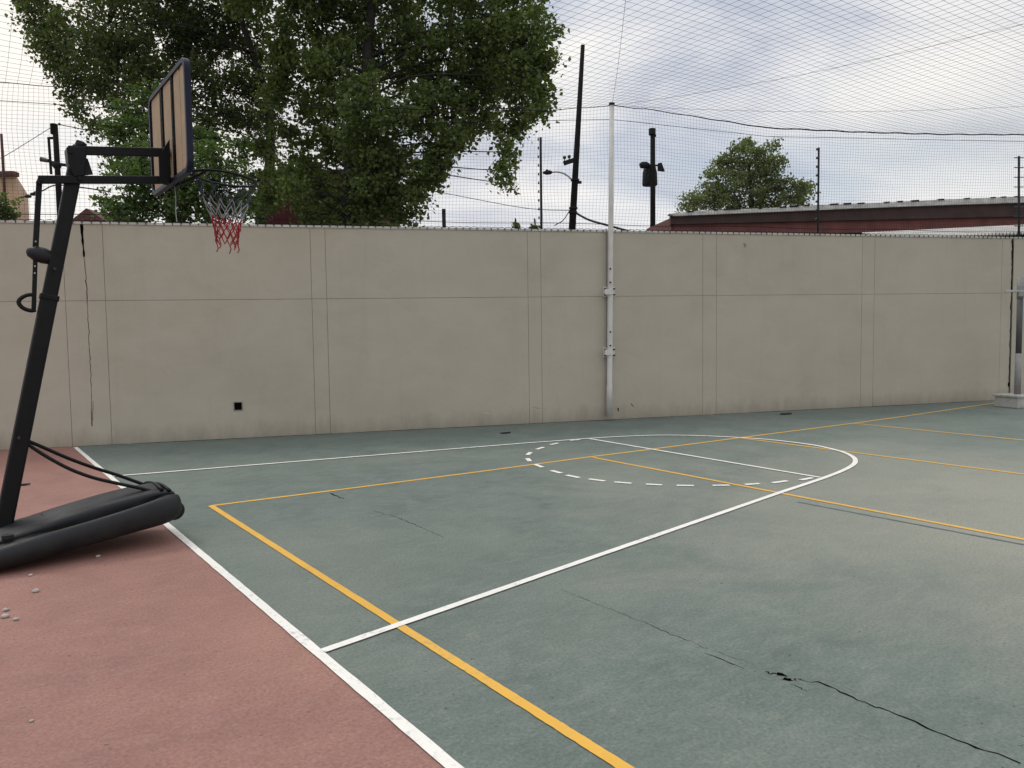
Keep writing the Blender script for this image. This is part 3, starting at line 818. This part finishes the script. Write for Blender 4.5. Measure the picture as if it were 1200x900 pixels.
m = MB(); m.frame_box(pc-fw*.07, (rt, fw, up), (.075, .015, .10)); m.build('bracket', M_GPOLE, post, bevel=.005)

# ================================================================== BEYOND THE WALL: POLES AND WIRES
def lean_pole(bpx, tpx, depth, r0, r1, name, label, mt, group=None, cat='pole', n=10):
    a = D(*bpx, depth); b = D(*tpx, depth)
    d = (b-a)/(b[2]-a[2]); g = a-d*a[2]
    t = thing(name, g, label, cat, group)
    mm = MB(); mm.tube([g, a, b], [r0*1.05, r0, r1], n); mm.build('shaft', mt, t, True)
    return t, a, b
U, _, _ = lean_pole((670.5, 268), (683, 53), 32, .15, .085, 'utility_pole', 'tall leaning black utility pole with a curved street lamp arm', M_WOODP, cat='utility pole')
def P32(x, y): return D(x, y, 32)
m = MB(); m.tube(smoothline([P32(673, 215), P32(668, 208.5), P32(661, 203.5), P32(653, 201.5), P32(645, 202)], 6), .035, 8); arm = m.build('lamp_arm', M_STEEL, U, True)
m = MB(); m.tube([P32(647, 202), P32(644, 202), P32(640, 202.3), P32(636, 202.4)], [.05, .09, .09, .04], 10); m.ball(P32(641, 200), .06); m.build('lamp_head', M_METALD, arm, True)
m = MB(); m.beam(P32(660.5, 191.5), P32(673, 187.5), .16, .16); ca = m.build('crossarm', M_METALD, U)
for q in ((661.5, 184.5), (667, 183.5)):
    m = MB(); m.ball(P32(*q), .075); m.tube([P32(q[0], q[1]), P32(q[0]-.2, q[1]+5)], .02, 6); m.build('insulator', M_INSUL, ca, True)
m = MB(); m.beam(P32(674, 214), P32(681.5, 213.6), .1, .1); m.build('step_bolt', M_METALD, U)
for y_ in (212, 245, 250):
    m = MB(); x_ = 670.5+(268-y_)*.058; m.tube([P32(x_, y_), P32(x_, y_-2)], .18, 10); m.build('band', M_METALD, U)

Bp, _, _ = lean_pole((765, 268), (765, 151), 38, .13, .115, 'utility_pole', 'short black utility pole carrying a transformer and two floodlights', M_WOODP, cat='utility pole')
def P38(x, y, dd=0): return D(x, y, 38+dd)
m = MB(); m.tube([P38(764.2, 158), P38(764.2, 151)], .17, 10); m.ball(P38(767.5, 159), .07); m.build('pole_cap', M_METALD, Bp)
m = MB(); c = P38(761.5, 205, .35); hgt = 23/F_PX*38; m.tube([c-np.array([0, 0, .52]), c-np.array([0, 0, .46]), c+np.array([0, 0, .1]), c+np.array([0, 0, .42]), c+np.array([0, 0, .5])], [.34, .37, .35, .27, .12], 16); m.build('transformer', M_METALD, Bp, True)
m = MB(); m.tube([P38(750, 194.5), P38(753, 193.5), P38(758, 193), P38(761, 193)], [.12, .17, .15, .06], 12); m.build('floodlight', M_METALD, Bp, True)
m = MB(); P = [P38(*q, -.1) for q in ((771.5, 191), (775.5, 190.5), (779, 200), (771.5, 199))]; m.prism(P, fw*.22); m.tube([P38(765, 194), P38(773, 194)], .04, 6); m.build('floodlight', M_METALD, Bp)

Cp, _, _ = lean_pole((71, 262), (64.5, 146), 34, .13, .11, 'utility_pole', 'dark utility pole with switchgear behind the hoop\'s black arms', M_WOODP, cat='utility pole')
def P34(x, y): return D(x, y, 34)
m = MB(); m.tube([P34(63.5, 157), P34(63, 145.5)], .15, 10); m.build('pole_cap', M_WOODP, Cp)
m = MB(); m.beam(P34(57, 162), P34(60, 204), .1, .1, (0, 1, 0)); m.beam(P34(56, 162), P34(66, 161.5), .09, .09); sg_ = m.build('switch_frame', M_METALD, Cp)
m = MB(); m.beam(P34(52, 187), P34(64, 191), .09, .11); m.beam(P34(64, 192), P34(82, 194), .1, .12); m.build('crossarm', M_METALD, Cp)
m = MB(); m.tube([P34(48, 186.5), P34(57, 188.5)], [.11, .08], 10); m.build('insulator', M_INSUL, sg_)
m = MB(); m.ball(P34(66.5, 193.5), .19); m.build('junction_box', M_METALD, Cp)
m = MB(); m.ball(P34(69.5, 145.5), .06); m.build('insulator', M_INSUL, Cp, True)

lean_pole((7.5, 262), (1.5, 157), 22, .045, .035, 'fence_post', 'thin rusty post at far left in front of an ochre building', M_RUST, cat='post')
def insul_post(bpx, tpx, depth, r, label, nins, ticks=0.0):
    t, a, b = lean_pole(bpx, tpx, depth, r, r, 'electric_fence_post', label, M_METALD, 'electric fence posts on the wall', 'fence post', 6)
    for i in range(nins):
        q = a+(b-a)*(.12+.86*i/(nins-1))
        m = MB()
        if ticks: m.beam(q-rt*ticks, q+rt*ticks, .03, .02)
        else: m.tube([q-rt*.03, q-rt*.055], [.03, .022], 6)
        m.build('insulator', M_INSUL, t)
insul_post((634.5, 268), (633.5, 161), 14.0, .022, 'thin electric fence post left of the leaning black pole', 10)
insul_post((958.5, 268), (959.5, 173), 17.0, .024, 'thin electric fence post right of the small round tree', 9)
insul_post((1194, 276), (1194, 183), 20.5, .03, 'thin electric fence post with cross ticks, above the grey post', 8, .12)
V, a, b = lean_pole((520.5, 268), (520, 249), 16, .04, .04, 'vent_pipe', 'short black pipe with a bent cap poking above the beige wall', M_METALD, cat='pipe')
m = MB(); m.tube([D(518, 247.5, 16), D(522, 247.5, 16)], .05, 8); m.build('pipe_cap', M_METALD, V)

def wire(pts, r, label, knots=()):
    A = pts[0]; mm = MB(); mm.tube(smoothline(pts, 8), r, 5)
    for k in knots: mm.ball(k, r*2.6, 6, 4, (1.8, 1, 1))
    o = mm.build('utility_wire', M_CABLE); tag(o, label, 'wire', 'overhead wires'); return o
wire([D(674, 249, 32), D(690, 257.5, 31.5), D(712, 264, 31), D(745, 273, 30.5)], .045, 'dark sagging cable running right from the foot of the leaning pole')
wire([D(650, 264, 31), D(660, 258, 31.5), D(668, 246, 32)], .02, 'thin slack cable left of the leaning pole\'s foot')
wire([D(22, 232, 34), D(36, 229, 34), D(50, 223.5, 34), D(66, 217, 34), D(98, 220, 34), D(130, 225, 34)], .03, 'knotted cable crossing the lower part of the pole behind the hoop', [D(33, 230, 34), D(39, 227.5, 34), D(43, 226, 34)])
wire([D(69.5, 146, 34), D(100, 152, 34), D(140, 160, 34), D(200, 165, 34)], .02, 'wire leading right from the top of the pole behind the hoop')
wire([D(62, 148, 34), D(30, 168, 33), D(5, 183, 32), D(-40, 205, 30)], .014, 'thin wire slanting down left from the pole behind the hoop')
wire([D(480, 218, 45), D(545, 231, 44), D(617, 244, 43), D(672, 247, 42)], .018, 'thin wire in the pale sky right of the big tree')

# ================================================================== BUILDINGS BEYOND THE WALL
def bbox_building(name, c_px, depth, w, dpt, zt, label, wallmat, axis=None):
    c = D(*c_px, depth); ax = np.array(axis if axis is not None else [_rt[0], _rt[1], 0]); ay = np.array([-ax[1], ax[0], 0])
    t = thing(name, (c[0], c[1], 0), label, 'building')
    return t, np.array([c[0], c[1], 0]), ax, ay
# low roof at the right
dR = 30.0
rb = thing('low_building', np.array([*D(980, 260, dR+2)[:2], 0]), 'low building with red-brown fascia and white roof edge behind the wall', 'building')
def PR(x, y, dd=0): return D(x, y, dR+dd)
def quad_prism(mm, pxs, dd, thick):
    mm.prism([PR(*q, dd) for q in pxs], fw*thick); return mm
m = MB(); quad_prism(m, [(786, 253), (1290, 235), (1290, 251.5), (786, 262.8)], 0, .25); m.build('upper_fascia', M_ROOFD, rb)
m = MB(); quad_prism(m, [(786, 263.2), (1290, 252), (1290, 268), (786, 276)], .12, .25); m.build('lower_fascia', M_ROOFR, rb)
a0, a1, a2, a3 = PR(790, 253.5), PR(758, 268, 3.5), PR(757, 282, 3.5), PR(790, 280)
m = MB(); m.prism([a0, a1, a2, a3], fw*.2+rt*.02); m.build('end_fascia', M_ROOFR, rb)
edge = [(784, 250.5), (812, 247.5), (850, 245.5), (905, 243.5), (960, 240), (1030, 237.5), (1110, 233.5), (1200, 230), (1290, 226)]
m = MB(); P = [PR(*q, -.12) for q in edge]+[PR(1290, 234.5, -.12), PR(1200, 237.2, -.12), PR(1100, 240.4, -.12), PR(1000, 244.2, -.12), PR(900, 248.4, -.12), PR(790, 253, -.12)]
m.prism(P, fw*.34); m.build('roof_edge', M_ROOFW, rb)
x = 796
while x < 1280:
    x += random.choice((9, 12, 16, 25, 31)); w_ = random.uniform(4, 11)
    y = np.interp(x, [e[0] for e in edge], [e[1] for e in edge]); m = MB(); m.beam(PR(x, y+.3, -.05), PR(x+w_, y-.1-.04*w_+.2, -.05), .2, .03+.03*random.random()); m.build('roof_patch', M_METALD, rb)
q0, q1 = PR(762, 262, 3), PR(1290, 262, .5); 
m = MB(); e0, e1 = PR(797, 262, .3), PR(1290, 251, .3)
m.add([(*e0[:2], 0), (*e1[:2], 0), e1, e0]+[tuple(np.array(v)+np.append(fw[:2]*9, 0)) for v in ((*e0[:2], 0), (*e1[:2], 0), e1, e0)],
      [(0, 1, 2, 3), (5, 4, 7, 6), (4, 0, 3, 7), (1, 5, 6, 2), (3, 2, 6, 7)])
m.build('wall', M_REDW, rb)
# corrugated sheet roof just behind the wall, right
cr = thing('shed', np.array([*D(1150, 270, 24)[:2], 0]), 'pale corrugated sheet roof of a shed showing above the wall at right', 'shed')
m = MB(); A, B = D(1010, 273.5, 24), D(1290, 260, 23.0); n_ = 300; vs = []
for i in range(n_+1):
    q = A+(B-A)*i/n_; bmp = .035*math.sin(i*math.pi*.5*1.0)
    vs += [q+np.array([0, 0, bmp]), q+fw*-2.6+np.array([0, 0, -.62+bmp])]
m.add(vs, [(2*i, 2*i+1, 2*i+3, 2*i+2) for i in range(n_)])
ro = m.build('roof', M_CORR, cr); sm_ = ro.modifiers.new('solid', 'SOLIDIFY'); sm_.thickness = .03
m = MB(); A2, B2 = A-fw*2.3, B-fw*2.3
m.add([(*A[:2], 0), (*B[:2], 0), (*B2[:2], 0), (*A2[:2], 0), (*A[:2], A[2]-.12), (*B[:2], B[2]-.12), (*B2[:2], B2[2]-.72), (*A2[:2], A2[2]-.72)],
      [(0, 1, 5, 4), (2, 3, 7, 6), (1, 2, 6, 5), (3, 0, 4, 7), (4, 5, 6, 7)])
m.build('wall', M_CONC, cr)
# dark red house behind the trees
dH = 26.0
def PH(x, y, dd=0): return D(x, y, dH+dd)
h = thing('red_house', np.array([*PH(350, 260, 2)[:2], 0]), 'dark red house with white framed windows half hidden by the trees', 'house')
A, B = PH(306, 262), PH(440, 262); zt_ = PH(320, 205)[2]; dv = np.append(fw[:2]*6, 0)
m = MB(); m.add([(*A[:2], 0), (*B[:2], 0), (*B[:2], zt_), (*A[:2], zt_)]+[tuple(np.array(v)+dv) for v in ((*A[:2], 0), (*B[:2], 0), (*B[:2], zt_), (*A[:2], zt_))],
                [(0, 1, 2, 3), (5, 4, 7, 6), (4, 0, 3, 7), (1, 5, 6, 2), (3, 2, 6, 7)])
m.build('wall', M_REDW, h)
m = MB(); m.frame_box(np.array([*((A+B)/2+dv/2)[:2], zt_+.08]), (rt*[1, 1, 0], fw*[1, 1, 0], (0, 0, 1)), (np.linalg.norm((B-A)[:2])/2+.02, 3.02, .05)); m.build('roof', M_ROOFD, h)
for (x0, x1, y0, y1) in ((322, 343, 206, 234), (346, 366, 205, 233), (420, 440, 207, 235)):
    m = MB(); m.prism([PH(x0, y0, -.02), PH(x0, y1, -.02), PH(x1, y1, -.02), PH(x1, y0, -.02)], fw*.015); wn_ = m.build('window', M_GLASS, h)
    m = MB(); th = .05
    for a_, b_ in (((x0, y0), (x1, y0)), ((x0, y1), (x1, y1)), ((x0, (y0+y1)/2+3), (x1, (y0+y1)/2+3))): m.beam(PH(*a_, -.05), PH(*b_, -.05), .05, .055)
    for x_ in (x0, (x0+x1)/2-1, x1): m.beam(PH(x_, y0, -.055), PH(x_, y1, -.055), .05, .055, fw)
    m.build('frame', M_WFRAME, wn_)
# small house with a gable left of the trees
dG = 40.0
g = thing('gabled_house', np.array([*D(100, 262, dG+2)[:2], 0]), 'small tiled gable of a house peeping over the wall behind hoop pole', 'house')
A, Bq, T = D(82, 259, dG), D(124, 259, dG), D(101, 244, dG); dv = np.append(fw[:2]*6, 0)
m = MB(); m.add([A, Bq, T, A+dv, Bq+dv, T+dv], [(0, 1, 2), (5, 4, 3), (1, 4, 5, 2), (0, 2, 5, 3)]); m.build('roof', M_TILE, g)
m = MB(); A_, B_ = D(86, 259, dG+.2), D(120, 259, dG+.2); z_ = A_[2]-.05
m.add([(*A_[:2], 0), (*B_[:2], 0), (*B_[:2], z_), (*A_[:2], z_)]+[tuple(np.array(v)+dv*.95) for v in ((*A_[:2], 0), (*B_[:2], 0), (*B_[:2], z_), (*A_[:2], z_))], [(0, 1, 2, 3), (5, 4, 7, 6), (4, 0, 3, 7), (1, 5, 6, 2)])
m.build('wall', M_TILE, g)
# ochre building far left
dO = 36.0
ob = thing('ochre_building', np.array([*D(0, 262, dO+2)[:2], 0]), 'ochre flat-roofed building at the far left above the wall', 'building')
A, B = D(-70, 262, dO), D(21.5, 262, dO); zt_ = D(10, 206, dO)[2]; dv = np.append(fw[:2]*5-rt[:2]*2.5, 0)
m = MB(); m.add([(*A[:2], 0), (*B[:2], 0), (*B[:2], zt_), (*A[:2], zt_)]+[tuple(np.array(v)+dv) for v in ((*A[:2], 0), (*B[:2], 0), (*B[:2], zt_), (*A[:2], zt_))],
                [(0, 1, 2, 3), (5, 4, 7, 6), (4, 0, 3, 7), (1, 5, 6, 2), (3, 2, 6, 7)])
m.build('wall', M_OCHRE, ob)
m = MB(); m.frame_box(np.array([*((A+B)/2-fw*.02)[:2], zt_+.04]), (rt*[1, 1, 0], fw*[1, 1, 0], (0, 0, 1)), (np.linalg.norm((B-A)[:2])/2+.05, .2, .10)); m.build('parapet', M_TILE, ob)

# ================================================================== TREES
def leaves(name, centers, normals, size, m_, parent, asp=.72, seed=1):
    r = np.random.default_rng(seed); n = len(centers)
    c = np.array(centers)-ORG[parent.name]
    nn = normals/np.linalg.norm(normals, axis=1)[:, None]
    a = r.normal(size=(n, 3)); a -= nn*(a*nn).sum(1)[:, None]; a /= np.linalg.norm(a, axis=1)[:, None]
    b = np.cross(nn, a); s = size*r.uniform(.5, 1.4, n)[:, None]
    v = np.empty((n, 4, 3)); fold = nn*s*.12
    v[:, 0] = c-a*s*.5; v[:, 1] = c+b*s*asp*.5-a*s*.08+fold; v[:, 2] = c+a*s*.55; v[:, 3] = c-b*s*asp*.5-a*s*.08+fold
    me = bpy.data.meshes.new(name)
    me.vertices.add(n*4); me.vertices.foreach_set('co', v.reshape(-1).astype(np.float32))
    me.loops.add(n*6); me.polygons.add(n*2)
    base = np.arange(n)[:, None]*4
    idx = (base+np.array([0, 1, 2, 0, 2, 3])[None]).reshape(-1)
    me.loops.foreach_set('vertex_index', idx.astype(np.int32))
    me.polygons.foreach_set('loop_start', np.arange(0, n*6, 3, dtype=np.int32))
    me.update(calc_edges=True); me.validate()
    me.materials.append(m_)
    o = link(bpy.data.objects.new(name, me)); o.parent = parent; ORG[o.name] = ORG[parent.name]
    return o
def tree(name, label, root_px, trunk_px, depth, blobs, leafm, size, r0, sprig_per=1.0, spread=1.0, seed=1, droop=.25, lps=26, group=None, sprig_r=.34):
    r = np.random.default_rng(seed); rs = random.Random(seed)
    a = D(*root_px, depth); base = np.array([a[0], a[1], 0])
    t = thing(name, base, label, 'tree', group)
    ppm = F_PX/depth
    tr = [base]+[D(*q, depth) for q in trunk_px]
    line = smoothline(tr, 5); n = len(line)
    mb = MB(); mb.tube([p+np.array([rs.gauss(0, .02), rs.gauss(0, .02), 0]) for p in line], [r0*(1.15-.85*i/n) for i in range(n)], 9)
    C = []; Nn = []
    for (x, y, rad) in blobs:
        R_ = rad/ppm
        c = D(x, y, depth+r.uniform(-1, 1)*spread)
        # limb from the trunk to the blob
        dists = [np.linalg.norm(p-c)+max(0, p[2]-c[2]+.3)*1.5 for p in line[3:]]
        i = int(np.argmin(dists))+3
        st = line[i]; L = np.linalg.norm(c-st); lr = r0*(.12+.04*min(R_, 2))
        mids = [st, st*.6+c*.4+np.array([rs.gauss(0, .1)*L*.4, rs.gauss(0, .1)*L*.4, .10*L]), c]
        mb.tube(smoothline(mids, 4), [lr*(1-.09*k) for k in range(9)], 6)
        ns = int(sprig_per*(R_/sprig_r)**2*4.2)+2
        for k in range(ns):
            v = r.normal(size=3); v /= np.linalg.norm(v); v *= r.uniform(.15, 1.0)**.5
            sc = c+v*np.array([R_, R_, R_])*np.array([1, 1, .95])+r.normal(size=3)*.06*R_
            if k % 2 == 0: mb.tube([c+v*R_*.15, (c+sc)/2+np.array([0, 0, .04*R_]), sc], [.018*r0/.3+.006, .012, .005], 4, False)
            m_ = int(lps*r.uniform(.45, 1.5)); q = r.normal(size=(m_, 3))*sprig_r*.42*r.uniform(.7, 1.25)
            q = np.clip(q, -sprig_r*.75, sprig_r*.75); q[:, 2] = q[:, 2]*.85-np.abs(q[:, 2])*droop
            C.append(sc+q); nv = r.normal(size=(m_, 3)); nv[:, 2] = np.abs(nv[:, 2])*.7+.25; Nn.append(nv)
    mb.build('trunk', M_BARK, t, True)
    leaves('crown', np.concatenate(C), np.concatenate(Nn), size, leafm, t, seed=seed)
    return t, sum(map(len, C))
NL = 0
A_blobs = [(612, 50, 42), (622, 108, 28), (640, 68, 16), (636, 128, 13), (585, 30, 50), (560, 95, 48), (600, 150, 20), (590, 178, 15), (588, 200, 11), (592, 215, 6), (545, 150, 24), (525, 60, 60), (515, 135, 42), (515, 182, 26), (505, 205, 18),
           (478, 200, 34), (468, 238, 28), (490, 232, 12), (450, 60, 60), (440, 140, 50), (432, 205, 40), (435, 245, 28), (395, 90, 48), (375, 25, 55), (362, 185, 26), (385, 235, 30), (352, 235, 18), (335, 60, 32), (325, 108, 22), (330, 215, 14), (312, 225, 14), (400, 160, 36),
           (400, -60, 90), (500, -60, 95), (585, -35, 65), (310, -50, 70), (450, -130, 95), (550, -110, 60), (335, 150, 15), (362, 125, 18), (610, 90, 30), (570, 135, 16), (535, 165, 14), (320, 200, 12), (345, 205, 12), (375, 212, 16), (345, 222, 14), (405, 245, 26), (362, 250, 20), (430, 180, 26)]
t, k = tree('poplar_tree', 'biggest leafy green tree, rising over the middle of the wall', (408, 268), [(408, 262), (412, 200), (418, 130), (432, 50), (440, -80)], 19, A_blobs, M_LEAFA, .106, .24, 1.8, 1.3, 11, lps=52); NL += k
B_blobs = [(48, 18, 32), (88, 62, 40), (30, -5, 25), (84, 100, 20), (98, 128, 13), (128, 30, 55), (155, 85, 36), (132, 112, 24), (200, 40, 55), (225, 105, 34), (250, 58, 46), (285, 25, 48), (272, 105, 30), (292, 145, 22), (300, 85, 22), (318, 175, 14), (110, 95, 20), (180, 100, 20),
           (100, -70, 75), (200, -60, 90), (280, -70, 75), (200, -140, 80), (60, 55, 22), (72, 85, 12), (232, 150, 18), (108, 150, 9), (262, 140, 14), (308, 172, 17), (314, 130, 18), (303, 208, 17), (318, 240, 14), (300, 238, 12)]
t, k = tree('shade_tree', 'dark leafy tree at upper left behind the backboard', (300, 268), [(306, 262), (316, 190), (312, 110), (285, 30), (250, -70)], 21, B_blobs, M_LEAFB, .100, .16, 1.9, 1.3, 23, lps=50, sprig_r=.36); NL += k
C_blobs = [(165, 125, 30), (140, 150, 20), (150, 175, 26), (180, 185, 30), (150, 215, 28), (128, 238, 16), (190, 225, 36), (240, 172, 26), (262, 190, 26), (280, 172, 14), (225, 215, 34), (262, 228, 30), (290, 240, 16), (170, 248, 24), (215, 250, 24), (140, 252, 14), (190, 150, 22), (255, 252, 20)]
t, k = tree('pepper_tree', 'bright fine-leaved tree low behind the hoop and backboard', (200, 268), [(200, 262), (205, 220), (200, 180), (185, 130)], 17, C_blobs, M_LEAFC, .085, .11, 2.0, .8, 31, lps=42, sprig_r=.28, droop=.5); NL += k
D_blobs = [(876, 200, 28), (850, 192, 15), (838, 212, 20), (822, 228, 16), (812, 240, 10), (905, 205, 24), (893, 185, 16), (868, 178, 13), (925, 222, 20), (942, 222, 12), (870, 228, 28), (905, 235, 22), (845, 238, 20), (935, 240, 14), (803, 246, 6), (880, 168, 7), (905, 172, 6)]
t, k = tree('round_tree', 'small round far tree above the low building\'s roof', (880, 268), [(880, 250), (880, 225), (878, 195)], 46, D_blobs, M_LEAFD, .17, .18, 1.7, 1.2, 41, lps=52, sprig_r=.62, droop=.3); NL += k
E_blobs = [(4, 238, 14), (14, 248, 9), (-12, 240, 22), (2, 252, 14)]
t, k = tree('garden_bush', 'green bush in front of the ochre building at far left', (0, 268), [(0, 262), (2, 245)], 20, E_blobs, M_LEAFC, .10, .07, 1.2, .4, 51, lps=24, sprig_r=.25); NL += k
F_blobs = [(603, 264, 4), (606, 267, 4)]
tree('treetop', 'tiny treetop tuft above the wall left of the thin fence post', (604, 270), [(604, 268), (604, 265)], 40, F_blobs, M_LEAFD, .12, .05, 1.3, .2, 61, lps=12, sprig_r=.14)
F_blobs = [(624, 266, 4), (630, 267, 3.5)]
tree('treetop', 'tiny treetop tuft above the wall touching the thin fence post', (627, 270), [(627, 268), (627, 266)], 40, F_blobs, M_LEAFD, .12, .05, 1.3, .2, 62, lps=12, sprig_r=.14)
print('leaves', NL)

# ================================================================== SMALL DEBRIS
def pebble(px, py, r_, label, m_=M_STONE):
    c = G(px, py); mm = MB(); mm.ball(c+np.array([0, 0, r_*.55]), r_, 8, 5, (1.2, .9, .65), .18)
    o = mm.build('pebble', m_, smooth=True); tag(o, label, 'pebble', 'pebbles on the red floor')
pebble(42, 694, .017, 'pale pebble on the red floor nearest below the hoop base')
pebble(7, 716, .014, 'flat pale pebble, uppermost of the cluster at left edge')
pebble(6, 724, .018, 'long pale pebble, lowest left of the cluster at left edge')
pebble(19, 727, .013, 'small dark pebble, rightmost of the cluster at left edge')
pebble(36, 675, .011, 'small pale pebble just under the hoop base edge')
pebble(115, 653, .014, 'pale pebble in the shade beneath the raised hoop base')
pebble(37, 846, .008, 'tiny lone pebble near the lower left corner')
def litter(px, py, L, label):
    c = G(px, py); mm = MB()
    P = [c+np.array([L*math.cos(t)*random.uniform(.7, 1.1), L*.4*math.sin(t)*random.uniform(.6, 1.2), .006]) for t in np.linspace(0, 2*math.pi, 9)[:-1]]
    mm.prism(P, (0, 0, .012)); o = mm.build('litter', M_DEBRIS); tag(o, label, 'litter')
litter(921, 485.5, .17, 'dark flat scrap on the floor by the wall foot at right')
litter(592, 508, .10, 'small dark scrap on the green floor near the wall middle')
litter(27, 569, .07, 'thin dark scrap on the red floor behind hoop braces')
